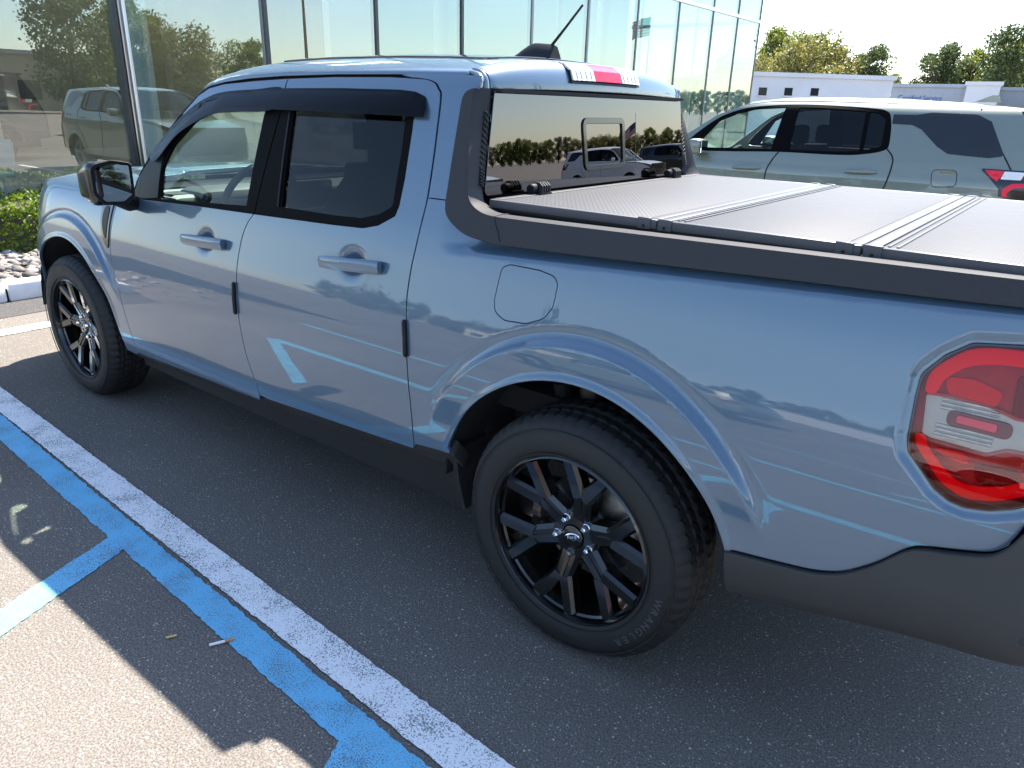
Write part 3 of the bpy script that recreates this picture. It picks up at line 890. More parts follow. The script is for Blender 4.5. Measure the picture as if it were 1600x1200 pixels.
# red light guide that follows the upper and lower rim
up = [(-1.09,1.108),(-1.018,1.112),(-.91,1.117),(-.838,1.107),(-.80,1.08),(-.775,1.05),(-.772,1.012),(-.79,1.012),(-.797,1.036),(-.815,1.058),(-.845,1.078),(-.91,1.089),(-1.018,1.083),(-1.09,1.08)]
dn = [(-1.09,.895),(-1.018,.883),(-.995,.868),(-.96,.848),(-.93,.833),(-.89,.826),(-.865,.831),(-.838,.846),(-.808,.876),(-.784,.902),(-.776,.925),(-.792,.925),(-.80,.908),(-.822,.885),(-.85,.862),(-.88,.850),(-.925,.858),(-.955,.872),(-.99,.893),(-1.018,.905),(-1.09,.92)]
lamp_panel('light_guide', crom(up, .01, True), -.010, 'lamp_red_bright', TL, step=.014, depth=.022)
lamp_panel('light_guide', crom(dn, .01, True), -.010, 'lamp_red_bright', TL, step=.014, depth=.022)
lamp_panel('inner_lamp', fil([(-.800,1.043,.01),(-.812,1.015,.006),(-.895,1.008,.006),(-.902,1.033,.012),(-.85,1.048,.01)]), -.016, 'lamp_red', TL, step=.014, depth=.018)
lamp_panel('inner_lamp', fil([(-.802,.905,.006),(-.87,.885,.01),(-.878,.90,.008),(-.862,.908,.006)]), -.016, 'lamp_red', TL, step=.014, depth=.018)
lamp_panel('inner_lamp', fil([(-.918,1.07,.01),(-.975,1.075,.01),(-.965,1.0,.02),(-.925,.99,.015)]), -.018, 'lamp_maroon', TL, step=.014, depth=.018)
lamp_panel('inner_lamp', fil([(-.885,.89,.01),(-.96,.90,.01),(-.955,.865,.01),(-.90,.857,.015)]), -.018, 'lamp_maroon', TL, step=.014, depth=.018)
cl_ = fil([(-.775,1.008,.004),(-.785,.928,.006),(-.80,.922,.004),(-.90,.918,.01),(-.93,.935,.02),(-1.09,.945,.004),(-1.09,1.0,.004),(-.93,.995,.02),(-.885,1.008,.02),(-.82,1.012,.004)])
CLR = lamp_panel('clear_section', cl_, -.018, 'lamp_clear', TL, step=.014, depth=.02)
for k in range(9):
    z = .932+.0085*k
    if .956 < z < .982: continue
    lamp_panel('reflector_rib', [(-.805,z),(-.805,z+.003),(-.905,z+.003),(-.905,z)], -.0158, 'dull_steel', TL, step=.02, depth=.004)
lamp_panel('fog_lamp', fil([(-.822,.985,.012),(-.822,.958,.012),(-.93,.954,.014),(-.93,.982,.014)]), -.008, 'lamp_maroon', TL, step=.014, depth=.012)
lamp_panel('fog_reflector', fil([(-.838,.979,.003),(-.838,.966,.003),(-.905,.963,.003),(-.905,.977,.003)]), -.0045, 'lamp_crimson', TL, step=.014, depth=.004)
lamp_panel('red_lens', shrink(lo, .0050), .004, 'lens_red', TL, step=.02, depth=0, holes=[cl_])
lamp_panel('clear_lens', cl_, .004, 'lens_clear', TL, step=.02, depth=0)

# --- rear bumper: wraps from the wheel arch round the corner to the tailgate
def bump_surf(q):
    q = np.atleast_2d(q); u, z = q[:, 0], q[:, 1]
    u2 = np.where(u < -.86, -.86+(u+.86)*.55, u)     # wider corner radius than the body
    k = np.clip((-.70-u)/.45, 0, 1)
    x, y, ph = plan(u)
    xb = np.where(u > -.78, u, 0.0)
    # own plan: straight to u=-.82 then a corner of radius .20
    R = .17; U0 = -1.03; a = np.clip((U0-u)/R, 0, math.pi/2); ov = np.clip(U0-u-R*math.pi/2, 0, 9)
    X = np.where(u > U0, u, U0-R*np.sin(a)-.03*np.clip(ov, 0, .7)/.7)
    Y = np.where(u > U0, .905-.01*np.clip(-.4-u, 0, .63), .8987-R*(1-np.cos(a))-ov)
    nx, ny = -np.sin(a), np.cos(a)
    zl = np.interp(u, [-1.25,-1.05,-.97,-.90,-.79,-.63,-.46], [.53,.50,.487,.480,.462,.430,.398])
    t = (z-zl)
    d = -.050*np.exp(-np.clip(t, 0, 1)/.035)-.010*sstep(.10, .24, t)+.006*sstep(.02, .2, t)
    return np.stack([X+nx*d, Y+ny*d, z], 1)
bt = np.asarray(rear_bot); bt = bt[bt[:, 0] > -1.0]
b_top = crom([(-2.0,.835),(-1.35,.84),(-1.16,.853),(-1.05,.852),(-1.018,.842),(-.999,.812),(-.980,.768),(-.962,.742),(-.94,.728),(-.885,.712),(-.845,.702),(-.815,.687),(-.765,.632),(-.715,.590),(-.68,.572),(-.64,.560),(-.57,.549),(-.452,.534)], .02)
b_bot = crom([(-.462,.398),(-.63,.430),(-.79,.462),(-.90,.480),(-.97,.487),(-1.05,.50),(-1.25,.53),(-2.0,.53)], .02)
RBM = panel('rear_bumper', side_loop(b_top, b_bot), bump_surf, 'bumper_plastic', truck, LR, flip=True, step=.02, depth=.03, rnd=.006)
for s in LR:
    us_ = (-1.045, .590); p = bump_surf(np.array([us_]))[0]
    a_ = (-1.03-us_[0])/.17
    nrm_ = Vector((-math.sin(a_), math.cos(a_)*s, 0))
    q = MB().lathe([(0,.002),(.010,.002),(.0125,.0005),(.0125,-.01)], 20, 'y')
    o = q.build('parking_sensor', 'cladding', RBM[s], True)
    o.matrix_local = Matrix.Translation((p[0], p[1]*s, p[2])) @ Vector((0, 1, 0)).rotation_difference(nrm_).to_matrix().to_4x4()
STP = MB().prism([(-1.205,-.70),(-1.19,-.78),(-1.15,-.85),(-1.05,-.885),(-1.03,-.70),(-1.03,.70),(-1.05,.885),(-1.15,.85),(-1.19,.78),(-1.205,.70)], 'z', .815, .848).build('bumper_step', 'cladding', truck)
for k in range(14):
    for s in LR:
        MB().box((-1.17+.008*k, s*.80-.055, .847), (-1.1665+.008*k, s*.80+.055, .852)).build('step_rib', 'dull_steel', STP)
# tailgate and bed box
TG = MB().box((-1.125, -.735, .86), (-1.05, .735, 1.215), .015).build('tailgate', PAINT, truck, True)
MB().box((-1.135, -.16, 1.08), (-1.12, .16, 1.13), .006).build('tailgate_handle', 'satin_black', TG, True)
MB().box((-1.0, -.70, .62), (.44, .70, .70)).build('bed_floor', 'liner', truck)
MB().box((.458, -.70, .50), (.492, .70, 1.236)).build('bed_front_wall', 'liner', truck)
MB().box((-.06, -.30, 0), (.06, .30, .0)) if False else None
# --- folding bed cover
TC_Z = 1.262; TC_W = .7076
mat('cover_panel', (0.084, 0.086, 0.091), 0.5, metal=0.0, spec=0.06, rough_var=0.06, var_scale=25)
mat('cover_edge', (0.085, 0.085, 0.09), 0.4, metal=0.0, spec=0.15)
def plate_mat():
    m = MATS['cover_panel']; n, l = nodes_of(m); b = n['Principled BSDF']
    t = n.new('ShaderNodeTexCoord')
    def lines(ang):
        mp_ = n.new('ShaderNodeMapping'); mp_.inputs['Rotation'].default_value = (0, 0, math.radians(ang))
        w = n.new('ShaderNodeTexWave'); w.inputs['Scale'].default_value = 26; w.wave_type = 'BANDS'
        l.new(t.outputs['Object'], mp_.inputs['Vector']); l.new(mp_.outputs['Vector'], w.inputs['Vector']); return w
    a, c_ = lines(35), lines(-35)
    mm = n.new('ShaderNodeMath'); mm.operation = 'MULTIPLY'
    l.new(a.outputs['Fac'], mm.inputs[0]); l.new(c_.outputs['Fac'], mm.inputs[1])
    bp = n.new('ShaderNodeBump'); bp.inputs['Strength'].default_value = .35; bp.inputs['Distance'].default_value = .0015
    l.new(mm.outputs[0], bp.inputs['Height']); l.new(bp.outputs['Normal'], b.inputs['Normal'])
plate_mat()
TCV = MB().box((-1.03, -.690, 1.205), (.452, .690, 1.238)).build('bed_cover', 'seam_black', truck)
xs = [.462, -.0903, -.5775, -1.045]
for k in range(3):
    x1, x0 = xs[k], xs[k+1]
    a, b_ = x0+.0015, x1-.0015
    MB().box((a+.034, -TC_W+.022, TC_Z-.018), (b_-(.034 if k else .03), TC_W-.022, TC_Z-.0008), .002).build('cover_panel', 'cover_panel', TCV, True)
    fr = MB()
    fr.box((a, TC_W-.020, TC_Z-.024), (b_, TC_W, TC_Z), .004); fr.box((a, -TC_W, TC_Z-.024), (b_, -TC_W+.020, TC_Z), .004)
    fr.box((a, -TC_W+.021, TC_Z-.024), (a+.032, TC_W-.021, TC_Z+.001), .003); fr.box((b_-.032 if k else b_-.028, -TC_W+.021, TC_Z-.024), (b_, TC_W-.021, TC_Z+.001), .003)
    fr.build('panel_frame', 'cover_edge', TCV, True)
    # raised ribs of the hinge extrusion
    if k:
        for e in (.045, .062):
            MB().box((b_-e-.004, -TC_W+.024, TC_Z-.002), (b_-e+.002, TC_W-.024, TC_Z+.0022), .001).build('hinge_rib', 'cover_edge', TCV)
for s in LR:
    y = s*TC_W
    MB().box((-1.045, min(y-s*.03, y-s*.002), 1.232), (.452, max(y-s*.03, y-s*.002), TC_Z-.022)).build('side_seal', 'satin_black', TCV)
    for xh in (xs[1], xs[2]):
        for e in (-.022, .036):
            MB().box((xh+e-.019, y-.012 if s > 0 else y-.004, TC_Z-.026), (xh+e+.019, y+.004 if s > 0 else y+.012, TC_Z+.0035), .003).build('hinge_end', 'cover_edge', TCV, True)
            MB().lathe([(0,.0),(.0045,.0),(.0045,-.004)], 10, 'y', (xh+e, y+s*.0045, TC_Z-.018)).build('hinge_screw', 'seam_black', TCV)
    # ribbed clamp at the foot of the rear window
    yc = .485 if s == 1 else -.447
    b = MB(); b.box((.425, yc-.050, TC_Z-.004), (.470, yc+.012, TC_Z+.006), .002)
    CLP = b.build('clamp', 'satin_black', TCV, True)
    MB().lathe([(0,-.018),(.015,-.018),(.016,-.016),(.016,.012),(.013,.016),(0,.016)], 16, 'y', (.452, yc+.018, TC_Z+.016)).build('clamp_knob', 'satin_black', TCV, True)
    for k in range(4):
        yy = yc-.040+.0125*k
        MB().prism([(.425,TC_Z+.002),(.425,TC_Z+.026),(.438,TC_Z+.036),(.458,TC_Z+.036),(.468,TC_Z+.022),(.468,TC_Z+.002)], 'y', yy, yy+.006).build('clamp_rib', 'cladding', TCV, True)

# --- antenna
AN = MB()
xs_f = np.linspace(0, 1, 15); v, f = [], []
for t in xs_f:
    x = .965-.225*t
    h = .058*(sstep(0, .62, t))*(1-.10*t) if t < .985 else .048
    w = .034*(1-(1-t)**3)*.95+.004
    zb = float(r_zc(np.array([x]))[0])+.003
    v += [(x,-w,zb),(x,-w*.8,zb+h*.35),(x,-w*.28,zb+h*.9),(x,0,zb+h),(x,w*.28,zb+h*.9),(x,w*.8,zb+h*.35),(x,w,zb)]
for i in range(14):
    for j in range(6): f.append((i*7+j,i*7+j+1,(i+1)*7+j+1,(i+1)*7+j))
f.append(tuple(14*7+j for j in range(7)))
AN.add(v, f)
ANT = AN.build('antenna', 'satin_black', ROOF, True, 50)
MB().tube([(.775,0,1.715),(.70,0,1.789),(.632,0,1.858)], .005, 8, radii=[.006,.0045,.004]).build('antenna_mast', 'satin_black', ROOF, True)
MB().tube([(.782,0,1.708),(.768,0,1.722)], .009, 10).build('mast_base', 'satin_black', ROOF, True)

# --- side mirrors
for s in LR:
    b = MB()
    bm = bmesh.new(); bmesh.ops.create_cube(bm, size=1); 
    bmesh.ops.bevel(bm, geom=list(bm.edges), offset=.22, segments=5, affect='EDGES', profile=.6)
    for q in bm.verts:
        t = q.co.x+.5         # 0 rear face, 1 front
        k = 1-.42*t**1.6
        q.co = Vector((2.262+.17*t, s*(.968+.086*2*q.co.y*k+.018*t), 1.177+.090*2*q.co.z*k-.008*t))
    b.bm(bm)
    MR = b.build('side_mirror', 'gloss_black', truck, True, 70)
    loop = fil([(1.048,1.250,.035),(1.050,1.140,.04),(1.015,1.094,.03),(.93,1.090,.03),(.886,1.122,.025),(.884,1.254,.02),(.96,1.268,.05)])
    fr = panel('mirror_rim', loop, lambda q, s=s: np.stack([np.full(len(np.atleast_2d(q)), 2.256), s*np.atleast_2d(q)[:, 0], np.atleast_2d(q)[:, 1]], 1), 'satin_black', MR, flip=(s == 1), step=.03, depth=.02, holes=[shrink(rs(loop, .01), .011)])
    panel('mirror_glass', shrink(rs(loop, .01), .009), lambda q, s=s: np.stack([2.260+.05*(np.atleast_2d(q)[:, 0]-.97), s*np.atleast_2d(q)[:, 0], np.atleast_2d(q)[:, 1]], 1), 'mirror_silver', MR, flip=(s == 1), step=.05, depth=0)
    MB().tube([(2.33,s*.93,1.105),(2.36,s*.87,1.075),(2.40,s*.80,1.075)], .03, 12).build('mirror_arm', 'satin_black', MR, True)
    # black sail panel at the foot of the A pillar
sailp = np.array([(2.34,1.098),(2.44,1.098),(2.425,1.135),(2.31,1.262),(2.215,1.34),(2.21,1.25),(2.20,1.115)])
panel('mirror_sail', crom(sailp, .02, True) if False else sailp, side(.001), 'satin_black', FD, LR, flip=True, step=.03, depth=.006)

# --- wheels
def tyre_mesh():
    prof = [(.245,.100),(.262,.112),(.285,.1175),(.310,.1175),(.330,.112),(.345,.104),(.356,.094),(.363,.082)]
    n = 300; v, f = [], []
    tread = np.linspace(.076, -.076, 25)
    for i in range(n):
        a = 2*math.pi*i/n
        ring = [(r, h) for r, h in prof]
        for j, y in enumerate(tread):
            r = .371-.004*(abs(y)/.076)**3
            rib = abs(y)
            groove = (j in (5, 11, 13, 19))
            ph = (i*60/n + (0.35*math.sin(y*70)+y*6)) % 1.0
            if groove: r -= .007
            elif ph < .26 and j not in (12,): r -= .0055
            ring.append((r, y))
        for k, (r, h) in enumerate([(r, -h) for r, h in prof[::-1]]): ring.append((r, h))
        for k in (5, 6, 7):       # shoulder blocks
            if (i*60/n) % 1.0 < .30: ring[k] = (ring[k][0]-.0035, ring[k][1])
        c_, s_ = math.cos(a), math.sin(a)
        v += [((r+.003)*c_, h, (r+.003)*s_) for r, h in ring]
    P = len(ring)
    for i in range(n):
        j = (i+1) % n
        for k in range(P-1): f.append((i*P+k, j*P+k, j*P+k+1, i*P+k+1))
    b = MB(); b.add(v, f)
    # raised rings on the sidewall
    for r0 in (.268, .338): b.lathe([(r0-.002,.1155),(r0-.001,.1185),(r0+.001,.1185),(r0+.002,.1155)], 96, 'y')
    return b
def beam(b, p0, p1, w0, w1, y0, y1, d=.034, top=.62):
    """spoke arm in the wheel plane (x,z) with a narrower raised top face; y is the outer height"""
    p0, p1 = np.array(p0), np.array(p1); t = (p1-p0)/np.linalg.norm(p1-p0); n = np.array([-t[1], t[0]])
    v = []
    for p, w, y in ((p0, w0, y0), (p1, w1, y1)):
        for sgn, yy in ((-1, y-d), (-1, y-.010), (-top, y), (top, y), (1, y-.010), (1, y-d)):
            q = p+n*w*sgn; v.append((q[0], yy, q[1]))
    f = [(j, j+1, j+7, j+6) for j in range(5)]+[(0,1,2,3,4,5), (11,10,9,8,7,6), (5,0,6,11)]
    b.add(v, f)
def pol(r, a): return (r*math.cos(math.radians(a)), r*math.sin(math.radians(a)))
def rim_mesh():
    b = MB()
    b.lathe([(.252,.112),(.258,.108),(.258,.098),(.250,.090),(.240,.080),(.236,.03),(.232,-.10),(.245,-.115),(.250,-.10),(.240,-.06),(.246,.09),(.250,.108)], 96, 'y', closed=True)
    b.lathe([(0,.060),(.034,.060),(.037,.066),(.070,.064),(.078,.056),(.080,.02),(0,.02)], 60, 'y')
    for k in range(6):
        a = 40+60*k
        fk = pol(.150, a)
        beam(b, pol(.055, a), fk, .036, .030, .064, .080, .050)
        beam(b, pol(.070, a), pol(.140, a), .010, .008, .069, .083, .02)
        for e in (-14.0, 14.0):
            beam(b, pol(.136, a+e*.25), pol(.246, a+e*1.0), .0230, .0215, .081, .096, .045)
    return b
WT = tyre_mesh(); wheel_parts = None
def glyphs(text, size):
    cu = bpy.data.curves.new('t', 'FONT'); cu.body = text; cu.size = size; cu.extrude = .0008; cu.align_x = 'CENTER'; cu.align_y = 'CENTER'
    o = bpy.data.objects.new('t', cu); COL.objects.link(o)
    dg = bpy.context.evaluated_depsgraph_get(); me = bpy.data.meshes.new_from_object(o.evaluated_get(dg))
    v = np.array([q.co[:] for q in me.vertices]) if len(me.vertices) else np.zeros((0, 3)); f = [tuple(p.vertices) for p in me.polygons]
    bpy.data.objects.remove(o); bpy.data.curves.remove(cu); bpy.data.meshes.remove(me)
    return v, f
def wheel(cx, s, spin, letters=True):
    loc = Vector((cx, s*.797, ZH))
    W = rim_mesh().build('wheel', 'gloss_black', None, True, 28)
    W.parent = truck; W.matrix_parent_inverse = Matrix.Translation(-Vector(truck.location)); W.location = loc
    ry = Matrix.Rotation(math.radians(spin), 4, 'Y')
    fl = Matrix.Identity(4) if s == 1 else Matrix.Rotation(math.pi, 4, 'Z')
    W.rotation_euler = (fl @ ry).to_euler()
    def sub(o): o.parent = W; return o
    sub(wheel.tyre.copy() if wheel.tyre else WT.build('tyre', 'rubber', None, True, 30))
    o = [c_ for c_ in W.children][0]
    if wheel.tyre: COL.objects.link(o)
    else: wheel.tyre = o
    for k in range(5):
        x, z = pol(.0565, 61+72*k)
        b = MB(); b.lathe([(0,.082),(.006,.0815),(.0095,.078),(.0105,.073),(.0115,.058)], 6, 'y', (x, 0, z)); b.lathe([(.0115,.066),(.0145,.063),(.0145,.06)], 16, 'y', (x, 0, z))
        sub(b.build('lug_nut', 'chrome' if k != 3 else 'dull_steel', None, True, 40))
    b = MB(); b.lathe([(0,.072),(.028,.072),(.033,.069),(.034,.060)], 40, 'y'); sub(b.build('centre_cap', 'gloss_black', None, True, 40))
    # oval badge with script lettering
    b = MB(); v, f = [], []
    for k in range(32):
        a = 2*math.pi*k/32
        v += [(.025*math.cos(a), .0722, .0115*math.sin(a)), (.0225*math.cos(a), .0735, .0095*math.sin(a))]
    for k in range(32): j = (k+1) % 32; f.append((2*k, 2*j, 2*j+1, 2*k+1))
    b.add(v, f)
    gv, gf = glyphs('Ford', .017)
    if len(gv): b.add([(-p[0]-.15*p[1], .0732+p[2], p[1]) for p in gv], gf)
    o = sub(b.build('cap_badge', 'chrome', None))
    o.rotation_euler = (0, math.radians(-spin if s == 1 else spin) + math.radians(20), 0)
    # brake disc and caliper stay behind the spokes
    b = MB(); b.lathe([(.06,-.010),(.155,-.010),(.155,-.032),(.06,-.032)], 48, 'y', closed=True); b.lathe([(0,.01),(.062,.01),(.066,-.01)], 32, 'y')
    sub(b.build('brake_disc', 'dull_steel', None, True, 30))
    b = MB()
    for k in range(9):
        a = -28+7*k; p = pol(.165, a); b.box((p[0]-.016, -.062, p[1]-.014), (p[0]+.016, .02, p[1]+.014), .005)
    o = sub(b.build('brake_caliper', 'rust_steel', None, True)); o.rotation_euler = (0, math.radians(-spin), 0)
    return W
wheel.tyre = None
w_rl = wheel(0, 1, 0); w_fl = wheel(TW, 1, -26); w_rr = wheel(0, -1, 12); w_fr = wheel(TW, -1, 40)
# raised letters on the rear left tyre
txt = 'WRANGLER'; b = MB()
for i, ch in enumerate(txt):
    gv, gf = glyphs(ch, .033)
    if not len(gv): continue
    ang = math.radians(-150+5.6*(i-3.5))   # clockwise as read from outside
    er = np.array([math.cos(ang), math.sin(ang)]); et = np.array([-math.sin(ang), math.cos(ang)])
    pts = []
    for p in gv:
        q = er*(.306+p[1]*.85)+et*p[0]
        pts.append((q[0], .1180+p[2], q[1]))
    b.add(pts, gf)
LET = b.build('sidewall_letters', 'rubber_letter', None); LET.parent = w_rl
# --- cabin
CB = MB()
CB.box((2.25, -.70, .62), (2.55, .70, 1.02), .05)
CB.box((2.28, -.70, .98), (2.66, .70, 1.10), .03)
DS = CB.build('dashboard', 'dash_grey', truck, True)
MB().box((2.24, .20, .98), (2.46, .60, 1.125), .04).build('instrument_hood', 'dash_dark', DS, True)
MB().box((2.22, -.13, 1.0), (2.26, .13, 1.135), .01).build('screen', 'screen', DS, True)
MB().box((2.34, .56, 1.10), (2.46, .68, 1.104), .001).build('vent', 'dash_dark', DS)
st = MB(); ring = []
for k in range(33):
    a = 2*math.pi*k/32
    ring.append((2.085-.185*math.cos(a)*.40, .40+.185*math.sin(a), 1.075+.185*math.cos(a)*.917))
st.tube(ring, .016, 10, cap=False)
st.tube([(2.09,.40,1.07),(2.22,.40,1.01)], .045, 12)
for e in (-.17, .17): st.tube([(2.09,.40,1.07),(2.085,.40+e,1.08)], .018, 8)
st.build('steering_wheel', 'seat_dark', truck, True, 50)
def seat(x, y, w):
    b = MB(); b.box((x, y-w, .58), (x+.50, y+w, .74), .05)
    bm = bmesh.new(); bmesh.ops.create_cube(bm, size=1); bmesh.ops.bevel(bm, geom=list(bm.edges), offset=.15, segments=3, affect='EDGES')
    for q in bm.verts:
        t = q.co.z+.5; q.co = Vector((x+.02-.16*t+q.co.x*.13, y+q.co.y*2*w*(1-.18*t), .68+.62*t))
    b.bm(bm)
    S_ = b.build('seat', 'seat_dark', truck, True, 50)
    bm = bmesh.new(); bmesh.ops.create_cube(bm, size=1); bmesh.ops.bevel(bm, geom=list(bm.edges), offset=.25, segments=4, affect='EDGES')
    for q in bm.verts: q.co = Vector((x-.155+q.co.x*.11, y+q.co.y*.27, 1.40+q.co.z*.19))
    h = MB().bm(bm); h.tube([(x-.15,y-.06,1.27),(x-.155,y-.06,1.34)], .006, 6); h.tube([(x-.15,y+.06,1.27),(x-.155,y+.06,1.34)], .006, 6)
    h.build('headrest', 'seat_dark', S_, True, 60)
seat(1.42, .37, .26); seat(1.42, -.37, .26)
seat(.74, .36, .30); seat(.74, -.36, .30)
MB().box((.60, -.78, .45), (2.55, .78, .58)).build('cabin_floor', 'dash_dark', truck)
# inner door trims
for s in LR:
    y0, y1 = sorted((s*.745, s*.79))
    MB().box((.72, y0, .55), (2.45, y1, 1.07), .01).build('door_lining', 'dash_dark', truck)
# ================================================================== ground
def ray_dir(px, py):
    d = _r2*((px-800)/FPX)+_u2*(-(py-600)/FPX)+_f
    return d
def at_dist(px, py, dist):
    """world point on the sight line at a horizontal distance in metres (used to survey the far background)"""
    d = ray_dir(px, py); k = dist/math.hypot(d.x, d.y)
    return Vector(CAM)+d*k

def asphalt(name, c0, c1, speck, speck_amt=.92, big=.12):
    m = bpy.data.materials.new(name); m.use_nodes = True
    n, l = nodes_of(m); b = n['Principled BSDF']; b.inputs['Roughness'].default_value = .88
    b.inputs['Specular IOR Level'].default_value = .3
    t = n.new('ShaderNodeTexCoord')
    def noise(s, d=4):
        z = n.new('ShaderNodeTexNoise'); z.inputs['Scale'].default_value = s; z.inputs['Detail'].default_value = d
        l.new(t.outputs['Object'], z.inputs['Vector']); return z
    z1 = noise(170, 5)
    r = n.new('ShaderNodeValToRGB'); r.color_ramp.elements[0].position = .36; r.color_ramp.elements[1].position = .66
    r.color_ramp.elements[0].color = (*c0, 1); r.color_ramp.elements[1].color = (*c1, 1)
    l.new(z1.outputs['Fac'], r.inputs['Fac'])
    def specks(scale, thr, rad):
        v = n.new('ShaderNodeTexVoronoi'); v.inputs['Scale'].default_value = scale
        l.new(t.outputs['Object'], v.inputs['Vector'])
        sp = n.new('ShaderNodeSeparateColor'); l.new(v.outputs['Color'], sp.inputs['Color'])
        g = n.new('ShaderNodeMath'); g.operation = 'GREATER_THAN'; g.inputs[1].default_value = thr; l.new(sp.outputs[0], g.inputs[0])
        ls = n.new('ShaderNodeMath'); ls.operation = 'LESS_THAN'; ls.inputs[1].default_value = rad; l.new(v.outputs['Distance'], ls.inputs[0])
        mu = n.new('ShaderNodeMath'); mu.operation = 'MULTIPLY'; l.new(g.outputs[0], mu.inputs[0]); l.new(ls.outputs[0], mu.inputs[1])
        m2 = n.new('ShaderNodeMath'); m2.operation = 'MULTIPLY'; l.new(mu.outputs[0], m2.inputs[0]); l.new(sp.outputs[1], m2.inputs[1])
        return m2, v
    s1, v1 = specks(210, speck_amt, .45); s2, v2 = specks(105, .965, .36)
    ad = n.new('ShaderNodeMath'); ad.operation = 'MAXIMUM'; l.new(s1.outputs[0], ad.inputs[0]); l.new(s2.outputs[0], ad.inputs[1])
    mx_ = n.new('ShaderNodeMixRGB'); mx_.inputs['Color2'].default_value = (*speck, 1)
    l.new(ad.outputs[0], mx_.inputs['Fac']); l.new(r.outputs['Color'], mx_.inputs['Color1'])
    z2 = noise(.55, 4); mr_ = n.new('ShaderNodeMapRange'); mr_.inputs['From Min'].default_value = .3; mr_.inputs['From Max'].default_value = .7
    mr_.inputs['To Min'].default_value = 1-big; mr_.inputs['To Max'].default_value = 1+big; l.new(z2.outputs['Fac'], mr_.inputs['Value'])
    mm = n.new('ShaderNodeMixRGB'); mm.blend_type = 'MULTIPLY'; mm.inputs['Fac'].default_value = 1
    l.new(mx_.outputs['Color'], mm.inputs['Color1']); l.new(mr_.outputs['Result'], mm.inputs['Color2'])
    l.new(mm.outputs['Color'], b.inputs['Base Color'])
    bp = n.new('ShaderNodeBump'); bp.inputs['Strength'].default_value = .55; bp.inputs['Distance'].default_value = .0025
    hb = n.new('ShaderNodeMath'); hb.operation = 'ADD'; l.new(z1.outputs['Fac'], hb.inputs[0]); l.new(v1.outputs['Distance'], hb.inputs[1])
    l.new(hb.outputs[0], bp.inputs['Height']); l.new(bp.outputs['Normal'], b.inputs['Normal'])
    MATS[name] = m
asphalt('asphalt', (.080, .073, .066), (.192, .171, .148), (.52, .46, .39), .92, .2)
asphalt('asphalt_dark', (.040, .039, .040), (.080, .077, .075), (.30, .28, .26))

def line_paint(name, col, wear=.50):
    m = bpy.data.materials.new(name); m.use_nodes = True
    n, l = nodes_of(m); b = n['Principled BSDF']; b.inputs['Roughness'].default_value = .75
    t = n.new('ShaderNodeTexCoord')
    z = n.new('ShaderNodeTexNoise'); z.inputs['Scale'].default_value = 230; z.inputs['Detail'].default_value = 4
    z3 = n.new('ShaderNodeTexNoise'); z3.inputs['Scale'].default_value = 9; z3.inputs['Detail'].default_value = 4
    l.new(t.outputs['Object'], z.inputs['Vector']); l.new(t.outputs['Object'], z3.inputs['Vector'])
    ad = n.new('ShaderNodeMath'); ad.operation = 'MULTIPLY_ADD'; ad.inputs[1].default_value = .42; l.new(z3.outputs['Fac'], ad.inputs[0]); l.new(z.outputs['Fac'], ad.inputs[2])
    r = n.new('ShaderNodeValToRGB'); r.color_ramp.elements[0].position = wear; r.color_ramp.elements[1].position = wear+.12
    r.color_ramp.elements[0].color = (*[.085+.16*c_ for c_ in col], 1); r.color_ramp.elements[1].color = (*col, 1)
    l.new(ad.outputs[0], r.inputs['Fac']); l.new(r.outputs['Color'], b.inputs['Base Color'])
    bp = n.new('ShaderNodeBump'); bp.inputs['Strength'].default_value = .5; bp.inputs['Distance'].default_value = .002
    l.new(z.outputs['Fac'], bp.inputs['Height']); l.new(bp.outputs['Normal'], b.inputs['Normal'])
    MATS[name] = m
line_paint('line_white', (.80, .79, .78), .575)
line_paint('line_blue', (.145, .45, .67), .575)
mat('kerb_paint', (.74, .74, .75), .7, var=.10, var_scale=6, bump=.3, bump_scale=80)
mat('soil', (.10, .085, .07), .95, var=.3, var_scale=10)
mat('grass', (.07, .11, .03), .95, var=.35, var_scale=.7)

G = mesh_obj('ground', [(-700,-700,0),(700,-700,0),(700,700,0),(-700,700,0)], [(0,1,2,3)], 'asphalt')
setp(G, 'dark speckled asphalt of the parking lot', None, None, 'structure')

def ragged(name, a, b, w0, w1, z, m, label, jit=.003, step=.012):
    """painted line from a to b; w0/w1 offsets of the two edges to the left/right of the centre line, ragged edges"""
    a, b = np.array(a, float), np.array(b, float); L = np.linalg.norm(b-a); t = (b-a)/L; nn = np.array([-t[1], t[0]])
    k = int(L/step)+1; v, f = [], []
    j0 = j1 = 0
    for i in range(k+1):
        p = a+t*L*i/k
        j0 = .25*j0+rng.normal(0, jit); j1 = .25*j1+rng.normal(0, jit)
        p0 = p+nn*(w0+j0); p1 = p+nn*(w1+j1)
        v += [(p0[0], p0[1], z), (p1[0], p1[1], z)]
    for i in range(k): f.append((2*i, 2*i+1, 2*i+3, 2*i+2))
    o = mesh_obj(name, v, f, m)
    # face up
    if o.data.polygons[0].normal.z < 0: o.data.flip_normals()
    return setp(o, label, None, None, 'structure')
def wy(x): return 1.172+.0414*(3.544-x)
ragged('white_line', (4.5, wy(4.5)), (-3.2, wy(-3.2)), 0, -.115, .0065, 'line_white', 'long white painted parking line beside the pickup', .0014)
_o = [o for o in sc.objects if o.name.startswith('white_line')][-1]
ragged('blue_line', (4.4, wy(4.4)+.117), (-3.2, wy(-3.2)+.150), 0, -.100, .0045, 'line_blue', 'blue painted line along the white line', .0022)
